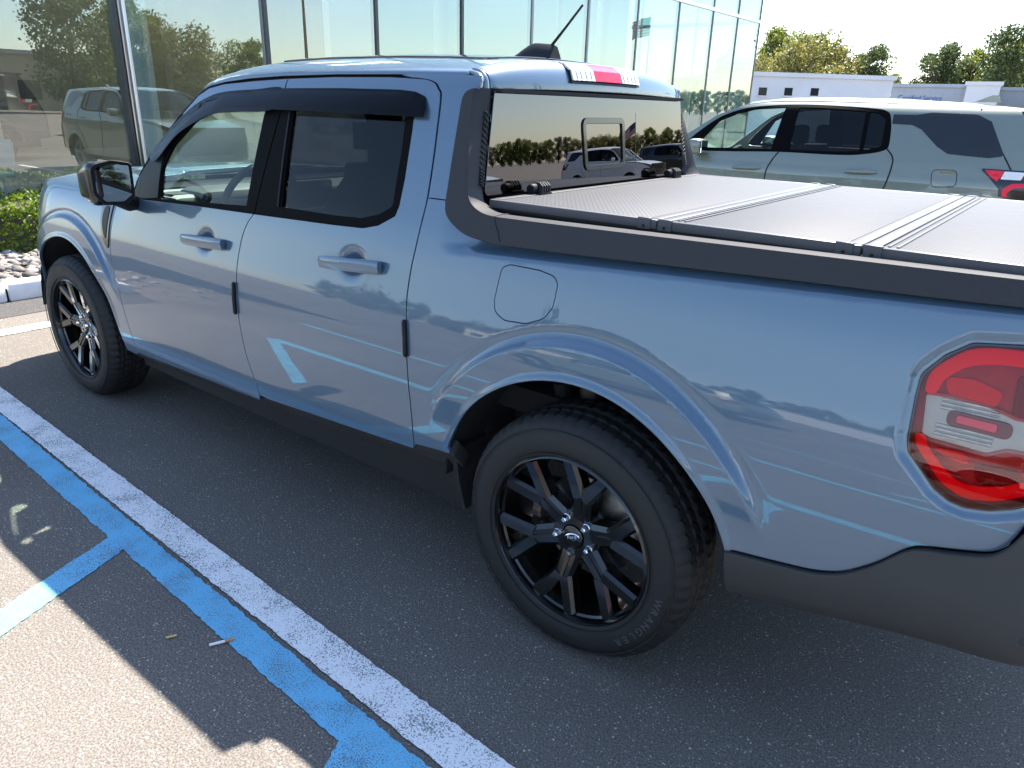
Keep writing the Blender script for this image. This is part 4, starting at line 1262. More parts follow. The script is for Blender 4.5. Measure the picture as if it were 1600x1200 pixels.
def hatch(x, y0=None, y1=2.52):
    d = np.array([-.17, .44]); y0 = y0 or wy(x)+.21
    p0 = np.array([x+.02, y0-.055]); p1 = p0+d*((y1-y0)/.44)
    ragged('blue_hatch', p0, p1, -.056, .056, .0032, 'line_blue', 'blue painted hatch stripe of the access aisle', .002)
for x in (1.555, .185, -1.2): hatch(x)
ragged('blue_line', (3.55, 2.42), (-7.0, 2.95), -.065, .065, .0048, 'line_blue', 'far blue border line of the access aisle', .002)
ragged('blue_hatch', (2.42, 1.78), (3.55, 2.40), -.042, .042, .0052, 'line_blue', 'slanting blue stripe joining the far border line near the pickup front', .002)
ragged('blue_line', (4.6, 3.55), (-7.0, 4.1), -.085, .085, .0048, 'line_blue', 'second blue line beyond the access aisle', .002)
ragged('white_line', (4.62, 1.35), (4.55, -12.0), -.075, .075, .0052, 'line_white', 'white stall head line parallel to the kerb', .003)
for y in (-1.45, -4.2, -6.95):
    ragged('white_line', (4.5, y), (-1.6, y+.1), -.05, .05, .0041, 'line_white', 'white stall line further along the lot', .003, .05)
for k_, x_ in enumerate((-.6, -1.9, -3.2, -4.5, -5.8)):
    ragged('blue_hatch', (x_, 4.3), (x_-1.5, 6.6), -.06, .06, .0036, 'line_blue', 'blue hatch stripe of the loading bay across the aisle', .003, .05)
for x_ in (-9.4, -12.1):
    ragged('white_line', (x_, 4.4), (x_, 9.4), -.06, .06, .0036, 'line_white', 'white stall line across the aisle behind the pickup', .003, .05)
ragged('blue_line', (2.4, 6.6), (-9.0, 6.9), -.06, .06, .0049, 'line_blue', 'blue border of the loading bay across the aisle', .003, .05)
dark_strip = mesh_obj('dark_asphalt_strip', [(5.0,-26,.003),(5.45,-26,.003),(5.45,2.3,.003),(5.0,2.3,.003)], [(0,1,2,3)], 'asphalt_dark')  # thin sheet of darker asphalt beside the kerb
setp(dark_strip, 'dark asphalt strip along the kerb', None, None, 'structure')

# kerb stones
KB = mesh_obj('kerb', [(5.46,-26,.0),(5.58,-26,0),(5.58,2.28,0),(5.46,2.28,0),(5.46,-26,.10),(5.58,-26,.10),(5.58,2.28,.10),(5.46,2.28,.10)], [(4,5,6,7),(0,1,5,4),(3,0,4,7)], 'seam_black')
setp(KB, 'white painted concrete kerb in front of the hedge', None, None, 'structure')
kb = MB().box((5.44, 0, 0), (5.60, 1.815, .142), .018).build('kerb_stone', 'kerb_paint', KB, True)
y = .465
ks = [y+1.83*i for i in range(-13, 1)]
kb.location.y = ks[0]
for q in ks[1:]:
    o = kb.copy(); COL.objects.link(o); o.location.y = q+.0; o.parent = KB; o.matrix_parent_inverse = kb.matrix_parent_inverse
BED = mesh_obj('planting_bed', [(5.59,-26,.085),(8.3,-26,.085),(8.3,2.3,.085),(5.59,2.3,.085)], [(0,1,2,3)], 'soil')
setp(BED, 'strip of soil between kerb and showroom', None, None, 'structure')
# river stones
m = bpy.data.materials.new('stone'); m.use_nodes = True; MATS['stone'] = m
n, l = nodes_of(m); b = n['Principled BSDF']; b.inputs['Roughness'].default_value = .8
gi = n.new('ShaderNodeNewGeometry'); rr = n.new('ShaderNodeValToRGB')
rr.color_ramp.elements[0].color = (.07, .065, .062, 1); rr.color_ramp.elements[1].color = (.36, .34, .32, 1)
e = rr.color_ramp.elements.new(.5); e.color = (.17, .15, .135, 1)
l.new(gi.outputs['Random Per Island'], rr.inputs['Fac']); l.new(rr.outputs['Color'], b.inputs['Base Color'])
bm = bmesh.new(); bmesh.ops.create_icosphere(bm, subdivisions=1, radius=1); bm.verts.index_update()
iv = np.array([q.co[:] for q in bm.verts]); iff = np.array([[q.index for q in f.verts] for f in bm.faces]); bm.free()
V, F = [], []; k0 = 0
for i in range(2600):
    if i < 2300: x, y = rng.uniform(5.62, 6.85), rng.uniform(-2.2, 1.6)
    else: x, y = rng.uniform(5.62, 7.1), rng.uniform(-9, 4)
    s_ = rng.uniform(.018, .055)*np.array([1, rng.uniform(.7, 1.3), rng.uniform(.5, .8)])
    a = rng.uniform(0, 6.28); c_, n_ = math.cos(a), math.sin(a)
    p = iv*(1+rng.uniform(-.18, .18, (len(iv), 1)))*s_
    p = np.stack([p[:, 0]*c_-p[:, 1]*n_, p[:, 0]*n_+p[:, 1]*c_, p[:, 2]], 1)+[x, y, .10+rng.uniform(0, .035)]
    V.append(p); F.append(iff+k0); k0 += len(iv)
o = mesh_obj('gravel', np.vstack(V), np.vstack(F), 'stone', smooth=True)
setp(o, 'grey and white river stones between the kerb and the hedge', 'gravel', None, 'stuff')

# ================================================================== foliage
def leaf_mat(name, dark, light, trans=.35):
    m = bpy.data.materials.new(name); m.use_nodes = True; MATS[name] = m
    n, l = nodes_of(m); n.clear()
    out = n.new('ShaderNodeOutputMaterial'); g = n.new('ShaderNodeNewGeometry'); r = n.new('ShaderNodeValToRGB')
    r.color_ramp.elements[0].color = (*dark, 1); r.color_ramp.elements[1].color = (*light, 1)
    l.new(g.outputs['Random Per Island'], r.inputs['Fac'])
    d = n.new('ShaderNodeBsdfPrincipled'); d.inputs['Roughness'].default_value = .5; d.inputs['Specular IOR Level'].default_value = .3
    t = n.new('ShaderNodeBsdfTranslucent'); ms = n.new('ShaderNodeMixShader'); ms.inputs['Fac'].default_value = trans
    hs = n.new('ShaderNodeHueSaturation'); hs.inputs['Hue'].default_value = .485; hs.inputs['Saturation'].default_value = 1.1; hs.inputs['Value'].default_value = 1.25
    l.new(r.outputs['Color'], d.inputs['Base Color']); l.new(r.outputs['Color'], hs.inputs['Color']); l.new(hs.outputs['Color'], t.inputs['Color'])
    l.new(d.outputs[0], ms.inputs[1]); l.new(t.outputs[0], ms.inputs[2]); l.new(ms.outputs[0], out.inputs['Surface'])
leaf_mat('leaf_hedge', (.035, .075, .010), (.16, .23, .028))
leaf_mat('leaf_tree', (.060, .095, .018), (.190, .220, .055), .45)
leaf_mat('leaf_tree_dark', (.030, .050, .018), (.085, .110, .040), .4)
leaf_mat('leaf_tree_olive', (.070, .085, .022), (.190, .180, .060), .45)
mat('bark', (.10, .075, .055), .9, var=.3, var_scale=12, bump=.5, bump_scale=30)

def leaves(P, size, seed, aspect=.55):
    """one small folded quad per point"""
    g = np.random.default_rng(seed); n = len(P)
    a = g.normal(size=(n, 3)); a /= np.linalg.norm(a, axis=1, keepdims=True)
    b = np.cross(a, g.normal(size=(n, 3))); b /= np.linalg.norm(b, axis=1, keepdims=True)
    s = size*g.uniform(.6, 1.35, (n, 1))
    v = np.stack([P-a*s, P-b*s*aspect, P+a*s, P+b*s*aspect], 1).reshape(-1, 3)
    f = np.arange(4*n).reshape(-1, 4)
    return v, f
HG = root('hedge', (7.4, -2.2, .085), 'clipped bright green box hedge behind the river stones', 'hedge')
n_ = 30000
P = np.stack([rng.uniform(6.74, 7.85, n_), rng.uniform(-5.5, 1.9, n_), rng.uniform(.10, .60, n_)], 1)
sel = rng.uniform(size=n_)
k = sel < .42; P[k, 0] = 6.76+np.abs(rng.normal(0, .045, k.sum()))
k = (sel >= .42) & (sel < .84); P[k, 2] = .58-np.abs(rng.normal(0, .04, k.sum()))
bump_ = .05*np.sin(P[:, 1]*5.1)+.035*np.sin(P[:, 1]*13+1)+.03*np.sin(P[:, 0]*9+P[:, 1]*4)
P[:, 0] += bump_*.8+.05*np.clip((P[:, 2]-.42)/.18, 0, 1)**2; P[:, 2] += bump_*.7+rng.normal(0, .012, n_)
v, f = leaves(P, .020, 3, .6)
mesh_obj('foliage', v, f, 'leaf_hedge', HG)
st = MB()
for q in np.arange(-5.3, 1.8, .35): st.tube([(7.4, q, .08), (7.42, q+.03, .35), (7.38, q, .52)], .012, 5, radii=[.014, .010, .005])
st.build('stems', 'bark', HG)
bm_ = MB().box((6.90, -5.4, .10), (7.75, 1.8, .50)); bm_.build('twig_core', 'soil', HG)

TREES = []
def tree_mesh(seed, h, r, n_leaf, leaf, lm, open_=.0):
    g = np.random.default_rng(seed); b = MB()
    trunk = [(0, 0, 0), (g.normal(0, .1), g.normal(0, .1), h*.25), (g.normal(0, .25), g.normal(0, .25), h*.55), (g.normal(0, .3), g.normal(0, .3), h*.85)]
    tr = h*.022
    b.tube(trunk, tr, 8, radii=[tr*1.3, tr, tr*.6, tr*.15])
    blobs = []
    nb = 17
    for i in range(nb):
        t = .13+.83*(i+g.uniform(0, 1))/nb; a = i*2.4+g.uniform(-.5, .5)
        env = r*math.sin(min(1, (t-.02)/.98)*math.pi*.94)**.6
        d = env*g.uniform(.35, .88)
        c = np.array([d*math.cos(a), d*math.sin(a), h*t]); R = r*g.uniform(.28, .46)
        blobs.append((c, R))
        p0 = np.array(trunk[1])*(1-t)+np.array(trunk[2])*t
        p0[2] = h*max(.06, t-.22)
        b.tube([p0, (p0+c)/2+g.normal(0, .15, 3), c], tr*.4, 5, radii=[tr*.42, tr*.25, tr*.06])
    P = []
    for c, R in blobs:
        m_ = int(n_leaf/nb); d = g.normal(size=(m_, 3)); d /= np.linalg.norm(d, axis=1, keepdims=True)
        rad = R*np.clip(g.normal(.82, .22, (m_, 1)), .1, 1.28)
        # clumps inside each bough
        cl = g.normal(size=(14, 3)); cl /= np.linalg.norm(cl, axis=1, keepdims=True)
        near = (d@cl.T).max(1) > (.62+open_)
        q = c+d*rad*[1, 1, .78]
        P.append(q[near | (g.uniform(size=m_) < .25)])
    P = np.vstack(P)
    v, f = leaves(P, leaf, seed+50, .62)
    return b, v, f, lm
def new_tree(name, var, loc, sc_, rz, label, group=None):
    b, v, f, lm = VAR[var][:4]
    R_ = bpy.data.objects.new(name, None); R_.location = loc; R_.rotation_euler = (0, 0, rz); R_.scale = (sc_, sc_, sc_); COL.objects.link(R_)
    setp(R_, label, 'tree', group)
    if VAR[var][4] is None:
        t_ = b.build('trunk', 'bark', None, True); c_ = mesh_obj('crown', v, f, lm)
        VAR[var][4] = (t_, c_)
    else:
        t_, c_ = [q.copy() for q in VAR[var][4]]; COL.objects.link(t_); COL.objects.link(c_)
    t_.parent = R_; c_.parent = R_
    return R_
VAR = [list(tree_mesh(11, 12, 4.6, 15000, .17, 'leaf_tree'))+[None], list(tree_mesh(23, 10, 4.2, 14000, .17, 'leaf_tree', .08))+[None],
       list(tree_mesh(37, 11, 3.9, 9000, .16, 'leaf_tree_dark', .12))+[None], list(tree_mesh(41, 9, 4.8, 13000, .17, 'leaf_tree_olive'))+[None]]

# ================================================================== second vehicle type: compact crossover
def cross_over():
    R0 = root('parked_crossover', (1.2, -5.53, 0), 'sage green compact crossover parked beyond the pickup bed', 'car')
    Z2 = np.array([0,.3,.6,.9,1.05,1.15,1.3,1.5,1.58,1.64,1.68]); Y2 = np.array([-.04,0,.02,.01,0,-.03,-.09,-.18,-.23,-.32,-.5])
    PR = _prof(Z2, Y2, .02)
    yc = -5.53
    def s2(off=0.0):
        def f(q):
            q = np.atleast_2d(q); u, z = q[:, 0], q[:, 1]
            y = .93+np.interp(z, _zz, PR)+off
            y = y-.16*np.clip((.02-u)/.66, 0, 1.2)**2.2-.20*np.clip((u-3.15)/.8, 0, 1.2)**2
            for cx in (.28, 3.01):
                r = np.hypot(u-cx, z-.34); y = y+.012*(1-sstep(.44, .46, r))
            y = y-.008*sstep(1.115, 1.10, z)*sstep(1.0, 1.10, z)
            return np.stack([u, y, z], 1)
        return f
    # the panel helper mirrors about y = 0, so build around y = 0 and shift
    holder = {}
    def pn(name, loop, off, m, par, **kw):
        kw.setdefault('step', .03); kw.setdefault('depth', .012)
        V, F, N = panel_data(loop, s2(off), sgn=-1, **kw); F = [q[::-1] for q in F]
        res = {}
        for s in LR:
            v = V*[1, s, 1]+[0, yc, 0]; n_ = N*[1, s, 1]; f_ = F if s == 1 else [q[::-1] for q in F]
            res[s] = mesh_obj(name, v, f_, m, par[s] if isinstance(par, dict) else par, normals=n_)
        return res
    A = lambda cx, r=.40: [(cx+r*math.cos(math.radians(a)), .34+r*math.sin(math.radians(a))) for a in np.linspace(178, 2, 22)]
    band = crom([(2.42,1.17),(2.25,1.155),(1.9,1.165),(1.45,1.185),(.95,1.188),(.73,1.205),(.56,1.25),(.545,1.33),(.585,1.50),(.64,1.562),(.78,1.582),(1.18,1.598),(1.50,1.595),(1.80,1.57),(1.97,1.53),(2.14,1.45),(2.34,1.28)], .03, True)
    quart = fil([(.575,1.535),(.39,1.537),(.29,1.557),(-.04,1.552),(-.15,1.50),(-.30,1.25,.02),(-.20,1.232),(.09,1.248,.03),(.18,1.30,.03),(.33,1.425,.03),(.41,1.458,.03),(.565,1.462)])
    d1 = crom([(1.45,1.185),(1.48,1.14),(1.52,1.05),(1.53,.95),(1.52,.70),(1.44,.45),(1.42,.38)], .03); d2 = crom([(.55,1.26),(.49,1.20),(.475,1.12),(.50,.94),(.58,.80),(.72,.62),(.80,.45),(.82,.38)], .03)
    g_ = .004
    rear = [(-.64,.42),(-.68,.62),(-.66,.92),(-.58,1.10),(-.44,1.36),(-.36,1.535),(-.32,1.585)]
    top = [(.07,1.605),(.68,1.618),(1.35,1.622),(1.70,1.612),(1.92,1.578),(2.15,1.48),(2.38,1.315),(2.62,1.14),(2.80,1.07),(3.2,1.045),(3.6,.99),(3.9,.88),(3.98,.70),(3.96,.42)]
    body = side_loop([(3.45,.36)], A(3.01)[::-1], [(2.45,.36),(.85,.36)], A(.28)[::-1], [(-.2,.38)], rear, top)
    B = pn('body_side', body, 0, 'sage_paint', R0, holes=[band], edge=.02)
    # shut lines as thin dark gaps
    def gap(pts, par, w=.006):
        for s in LR:
            q = s2(.0008)(np.asarray(pts)); q[:, 1] = q[:, 1]*s+yc
            MB().tube(q, w, 5).build('shut_line', 'seam_black', par[s])
    gap(d1, B); gap(d2, B); gap([(-.05,1.595),(-.31,1.235),(-.37,1.15)], B)
    fr = fil([(2.28,1.185,.01),(1.53,1.205,.01),(1.505,1.572,.01),(1.78,1.55,.04),(1.95,1.505,.04),(2.10,1.435,.04)])
    rg = fil([(1.365,1.21,.01),(.95,1.215),(.765,1.23,.02),(.80,1.552,.01),(1.18,1.572),(1.385,1.572,.01)])
    rg2 = fil([(.735,1.235,.01),(.60,1.275,.03),(.625,1.50,.04),(.70,1.545,.02),(.77,1.552,.01)])
    T = pn('window_trim', shrink(rs(band, .02), .004), -.004, 'trim_black', B, holes=[fr, rg, rg2])
    pn('front_glass', fr, -.012, 'glass_front', B, depth=0, step=.06); pn('rear_glass', rg, -.012, 'glass_dark', B, depth=0, step=.06); pn('quarter_glass', rg2, -.012, 'glass_dark', B, depth=0, step=.06)
    pn('dark_quarter', quart, .004, 'gloss_black', B, depth=.006)
    TLp = pn('tail_lamp', fil([(-.17,1.152,.01),(-.30,1.150),(-.52,1.145),(-.60,1.05,.02),(-.63,.93,.02),(-.42,.93,.02),(-.335,.95,.01),(-.325,1.01,.03),(-.24,1.09,.02)]), .006, 'gloss_black', R0, depth=.012)
    pn('red_lamp', fil([(-.20,1.142,.006),(-.33,1.140),(-.30,1.06,.01),(-.245,1.10,.01)]), .009, 'lamp_red_bright', TLp, depth=.004)
    pn('white_lamp', fil([(-.335,1.138),(-.47,1.135),(-.45,1.08),(-.32,1.08)]), .009, 'lamp_white', TLp, depth=.004)
    pn('red_lamp', fil([(-.36,.95),(-.345,1.0,.02),(-.40,1.05,.02),(-.55,1.06),(-.56,1.03),(-.42,1.02,.02),(-.385,.98,.02),(-.39,.95)]), .009, 'lamp_red_bright', TLp, depth=.004)
    fl = fil([(.17,1.12,.04),(-.01,1.125,.04),(-.035,1.0,.04),(.145,.985,.04)])
    pn('fuel_door', fl, .0015, 'sage_paint', B, depth=.004); gap(np.vstack([rs(fl, .02), rs(fl, .02)[:1]]), B, .003)
    for hx, hz in ((1.72, 1.03), (.71, 1.062)):
        for s in LR:
            q = s2(.022)(np.array([(hx-.13, hz+.004), (hx-.07, hz+.006), (hx+.07, hz), (hx+.13, hz-.004)])); q[0, 1] -= .02; q[-1, 1] -= .02
            q[:, 1] = q[:, 1]*s+yc
            MB().tube(q, .016, 8, radii=[.012, .018, .018, .012]).build('door_handle', 'sage_paint', B[s], True, 60)
    # roof, hood, glass, ends
    ye = lambda x: s2()(np.stack([x, np.interp(x, [-.36,.07,.68,1.35,1.70,1.92,2.1], [1.58,1.605,1.618,1.622,1.612,1.578,1.50])], 1))
    def rsurf(q):
        q = np.atleast_2d(q); x, v = q[:, 0], q[:, 1]; t = np.clip(np.abs(v)/.70, 0, 1); e_ = ye(x)
        zc = np.interp(x, [-.40,.07,.6,1.2,1.6,1.9,2.1], [1.605,1.645,1.668,1.675,1.665,1.63,1.57])
        return np.stack([x, yc+np.sign(v)*e_[:, 1]*np.interp(t, _d, _Y), e_[:, 2]+(zc-e_[:, 2])*np.interp(t, _d, _Z)], 1)
    RF = panel('roof', [(-.38,-.70),(1.86,-.70),(2.0,0),(1.86,.70),(-.38,.70)], rsurf, 'sage_paint', R0, step=.06)[1]
    b = MB(); b.prism([(-.02,1.655),(.10,1.655),(-.03,1.712),(-.075,1.712),(-.10,1.655)], 'y', yc-.02, yc+.02); b.build('antenna_fin', 'sage_paint', RF, True)
    v, f = [], []
    def grid(fn, nu, nv):
        v = [fn(i/nu, j/nv) for i in range(nu+1) for j in range(nv+1)]
        f = [(i*(nv+1)+j, (i+1)*(nv+1)+j, (i+1)*(nv+1)+j+1, i*(nv+1)+j+1) for i in range(nu) for j in range(nv)]
        return v, f
    v, f = grid(lambda t, w: (1.90+.11*(1-(2*w-1)**2)+t*.80, yc+(2*w-1)*(.62+.10*t), 1.62-.02*(2*w-1)**2-.545*t+.05*t*(1-t)), 10, 12)
    mesh_obj('windshield', v, f, 'glass_front', R0, smooth=True)
    v, f = grid(lambda t, w: (2.66+t*1.28+.10*(1-(2*w-1)**2)*t, yc+(2*w-1)*(.80-.06*t**2), 1.10-.015*(2*w-1)**4*6*.1-.14*t**2.2), 12, 12)
    mesh_obj('hood', v, f, 'sage_paint', R0, smooth=True)
    v, f = grid(lambda t, w: (3.97+.06*(1-(2*w-1)**2), yc+(2*w-1)*.70, .98-.60*t), 6, 10)
    mesh_obj('front_fascia', v, f, 'gloss_black', R0, smooth=True)
    def tgf(t, w):
        a = 2*w-1
        x = np.interp(t, [0,.35,.62,1], [-.36,-.56,-.69,-.68]); z = np.interp(t, [0,.35,.62,1], [1.59,1.17,.85,.42])
        return (x-.06*(1-a*a), yc+a*np.interp(t, [0,.35,.62,1], [.64,.77,.80,.80]), z)
    v, f = grid(tgf, 14, 10); mesh_obj('tailgate', v, f, 'sage_paint', R0, smooth=True)
    v, f = grid(lambda t, w: (tgf(.03+.28*t, .08+.84*w)[0]-.006, tgf(.03+.28*t, .08+.84*w)[1], tgf(.03+.28*t, .08+.84*w)[2]), 6, 8)
    mesh_obj('rear_screen', v, f, 'glass_dark', R0, smooth=True)
    b = MB().box((-.46, yc-.60, 1.565), (-.30, yc+.60, 1.60), .012).build('spoiler', 'sage_paint', R0, True)
    MB().box((-.5, yc-.78, .25), (3.8, yc+.78, .45)).build('underbody', 'liner', R0)
    b = MB(); b.box((.25, yc-.76, .5), (2.6, yc+.76, .62)); b.box((2.35, yc-.72, .62), (2.62, yc+.72, 1.09), .05); b.build('cabin', 'dash_dark', R0, True)
    for sx in (1.55, .70):
        for sy in (.36, -.36):
            b = MB(); b.box((sx, yc+sy-.25, .60), (sx+.5, yc+sy+.25, .74), .05); b.box((sx-.14, yc+sy-.24, .70), (sx, yc+sy+.24, 1.22), .05); b.box((sx-.16, yc+sy-.13, 1.24), (sx-.06, yc+sy+.13, 1.42), .04)
            b.build('seat', 'seat_dark', R0, True)
    b = MB(); b.tube([(2.10-.07*math.cos(a), yc+.38+.18*math.sin(a), 1.03+.165*math.cos(a)) for a in np.linspace(0, 6.283, 25)], .015, 6, cap=False); b.build('steering_wheel', 'seat_dark', R0, True)
    for s in LR:
        b = MB().box((2.14, yc+s*.99-.09, 1.13), (2.28, yc+s*.99+.09, 1.27), .04); M_ = b.build('side_mirror', 'sage_paint', R0, True)
        MB().tube([(2.22, yc+s*.86, 1.14), (2.20, yc+s*.95, 1.17)], .02, 8).build('mirror_arm', 'satin_black', M_)
        MB().box((2.132, yc+s*.99-.07, 1.145), (2.139, yc+s*.99+.07, 1.255), .001).build('mirror_glass', 'mirror_silver', M_)
        for cx in (.28, 3.01):
            b = MB(); b.lathe([(.225,.09),(.26,.10),(.31,.10),(.335,.085),(.342,.05),(.342,-.05),(.335,-.085),(.22,-.09)], 40, 'y', (cx, yc+s*.80, .342)); W_ = b.build('wheel', 'rubber', R0, True)
            b = MB(); b.lathe([(.225,.08),(.23,.095),(.215,.09),(.20,.05),(.20,-.05)], 40, 'y', (cx, yc+s*.80, .342)); b.lathe([(0,s*.06),(.05,s*.06),(.06,s*.05)], 20, 'y', (cx, yc+s*.80, .342))
            for k in range(5):
                p = pol(.21, 72*k+90); b.tube([(cx, yc+s*.85, .342), (cx+p[0], yc+s*.87, .342+p[1])], .022, 6)
            b.build('rim', 'dull_steel', W_, True)
            b = MB(); n = 18; v, f = [], []
            for k in range(n+1):
                a = math.radians(180*k/n); v += [(cx+.41*math.cos(a), yc+s*.90, .34+.41*math.sin(a)), (cx+.41*math.cos(a), yc+s*.55, .34+.41*math.sin(a))]
            for k in range(n): f.append((2*k, 2*k+1, 2*k+3, 2*k+2))
            f.append(tuple(2*k+1 for k in range(n+1))); b.add(v, f); b.build('wheel_arch_liner', 'liner', R0)
    return R0
XO = cross_over()
def copy_car(src, loc, rz, label, paint, group=None, scale=1.0):
    r = src.copy(); COL.objects.link(r); r.location = loc; r.rotation_euler = (0, 0, rz); r.scale = (scale,)*3
    r['label'] = label
    if group: r['group'] = group
    def rec(o, par):
        c_ = o.copy(); COL.objects.link(c_); c_.parent = par
        if c_.data and c_.material_slots and c_.material_slots[0].material and c_.material_slots[0].material.name == 'sage_paint':
            c_.material_slots[0].link = 'OBJECT'; c_.material_slots[0].material = MATS[paint]
        for q in o.children: rec(q, c_)
    for q in src.children: rec(q, r)
    return r
# ================================================================== showroom with the glass front
FX = 8.2
glass('facade_glass', (.42, .56, .52), .22, ior=1.5, refl=(.90, .99, .955))
glass('facade_glass_near', (.50, .60, .58), .22, ior=1.5, refl=(.95, 1.0, .97))
glass('facade_glass_side', (.36, .50, .455), .04, ior=1.5, refl=(.92, 1.0, .97))
mat('mullion_dark', (.05, .055, .06), .4, metal=.3)
mat('mullion_grey', (.22, .23, .24), .4, metal=.5)
mat('mullion_alu', (.62, .63, .64), .30, metal=.9)
mat('interior_wall', (.42, .37, .29), .9, var=.08, var_scale=1)
mat('interior_floor', (.48, .46, .42), .35)
mat('interior_white', (.78, .79, .78), .6)
mat('interior_dark', (.10, .10, .10), .8)
BLD = root('showroom_building', (14, -8, 0), 'car showroom with tall glass curtain wall of teal panes', 'building')
ys = [1.78, -.12, -2.04, -3.97, -5.91, -7.84, -9.81, -11.75, -13.81, -15.84, -17.83, -19.5, -21.15]
ZT, ZR = 4.03, 6.6
for y1, y0 in zip(ys[:-1], ys[1:]):
    t_ = rng.normal(0, .0016, 2)
    for z0, z1 in ((.22, ZT-.04), (ZT+.04, ZR-.05)):
        v = [(FX+t_[0], y0+.02, z0), (FX-t_[0], y1-.02, z0), (FX-t_[0]+t_[1], y1-.02, z1), (FX+t_[0]+t_[1], y0+.02, z1)]
        mesh_obj('glass_pane', v, [(0, 1, 2, 3)], 'facade_glass_near' if y1 > -4.5 else 'facade_glass', BLD)
for i, y in enumerate(ys):
    if abs(y+2.04) < .01:
        for e, w, m_ in ((-.055, .020, 'mullion_dark'), (0, .018, 'mullion_alu'), (.05, .020, 'mullion_dark')):
            MB().box((FX-.07, y+e-w, .15), (FX+.10, y+e+w, ZR), .006).build('mullion', m_, BLD, True)
        MB().tube([(FX-.10, y-.03, .15), (FX-.10, y-.03, ZR)], .022, 12).build('mullion_post', 'mullion_alu', BLD, True)
    else:
        MB().box((FX-.022, y-(.030 if i < 8 else .022), .15), (FX+.09, y+(.030 if i < 8 else .022), ZR), .003).build('mullion', 'mullion_dark' if i < 6 else 'mullion_grey', BLD)
MB().box((FX-.03, ys[-1], ZT-.045), (FX+.10, ys[0], ZT+.045), .004).build('transom', 'mullion_alu', BLD)
MB().box((FX-.05, ys[-1]-.02, .0), (FX+.12, ys[0], .22)).build('plinth', 'mullion_alu', BLD)
MB().box((FX-.25, ys[-1]-.25, ZR), (24, ys[0], ZR+.5)).build('roof', 'interior_white', BLD)
for k in range(8):
    x0 = FX+.05+k*1.95
    for z0, z1 in ((.22, ZT-.04), (ZT+.04, ZR-.05)):
        mesh_obj('glass_pane', [(x0+.02, ys[-1], z0), (x0+1.93, ys[-1], z0), (x0+1.93, ys[-1], z1), (x0+.02, ys[-1], z1)], [(0, 1, 2, 3)], 'facade_glass_side', BLD)
    MB().box((x0-.019, ys[-1]-.02, .15), (x0+.019, ys[-1]+.08, ZR)).build('mullion', 'mullion_alu', BLD)
MB().box((FX, ys[-1]-.03, ZT-.045), (24, ys[-1]+.08, ZT+.045)).build('transom', 'mullion_alu', BLD)
MB().box((FX+.12, ys[-1]+.1, .02), (24, ys[0], .12)).build('floor', 'interior_floor', BLD)
MB().box((FX+.12, ys[-1]+.1, ZR-.12), (24, ys[0], ZR-.02)).build('ceiling', 'interior_white', BLD)
MB().box((21, -21, .1), (21.3, ys[0], ZR-.12)).build('back_wall', 'interior_wall', BLD)
for y0, y1 in ((-21.0, -17.2), (-16.9, -12.9), (-12.6, -8.6)):
    MB().box((12.6, y0, .12), (12.8, y1, ZR-.12)).build('sky_block_wall', 'interior_white', BLD)  # opaque walls added to block bright sky showing through the panes
for x, y in ((10.6, -3.35), (10.6, -9.9), (10.6, -16.2), (15.5, -6.0), (15.5, -12.5), (15.5, -18.5)):
    MB().lathe([(.17, .12), (.17, ZR-.12)], 24, 'z', (x, y, 0)).build('column', 'interior_white', BLD, True)
for y0, y1 in ((-1.9, -.8), (-4.6, -3.9), (-7.2, -6.0)):
    MB().box((17.0, y0*1.9, .12), (17.3, y1*1.9, 3.9)).build('display_wall', 'interior_wall', BLD)
for x, y in ((12, -2), (12, -8), (12, -14), (16, -5), (16, -11)):
    MB().box((x, y-1.2, ZR-.30), (x+.25, y+1.2, ZR-.25)).build('ceiling_light', mat('strip_light_%d' % int(x*10-y), (.8, .8, .8), .5, emis=(1, .95, .85), emis_s=3.0).name, BLD)
# furniture and a car on show
CH = root('white_chair', (9.6, -.9, .12), 'white tube chair behind the leftmost glass pane', 'chair')
b = MB()
for s in (-.24, .24):
    b.tube([(9.45, -.9+s, .14), (9.95, -.9+s, .14), (9.93, -.9+s, .50), (9.50, -.9+s, .56), (9.44, -.9+s, .95)], .018, 8)
b.build('frame', 'interior_white', CH, True)
MB().box((9.48, -1.14, .55), (9.95, -.66, .59), .01).build('seat', 'interior_white', CH, True)
MB().box((9.42, -1.14, .68), (9.46, -.66, .98), .01).build('backrest', 'interior_white', CH, True)
copy_car(XO, (12.2, -3.9, .12), math.radians(90), 'black sport utility car on show inside the glass showroom', 'black_paint', scale=1.1)

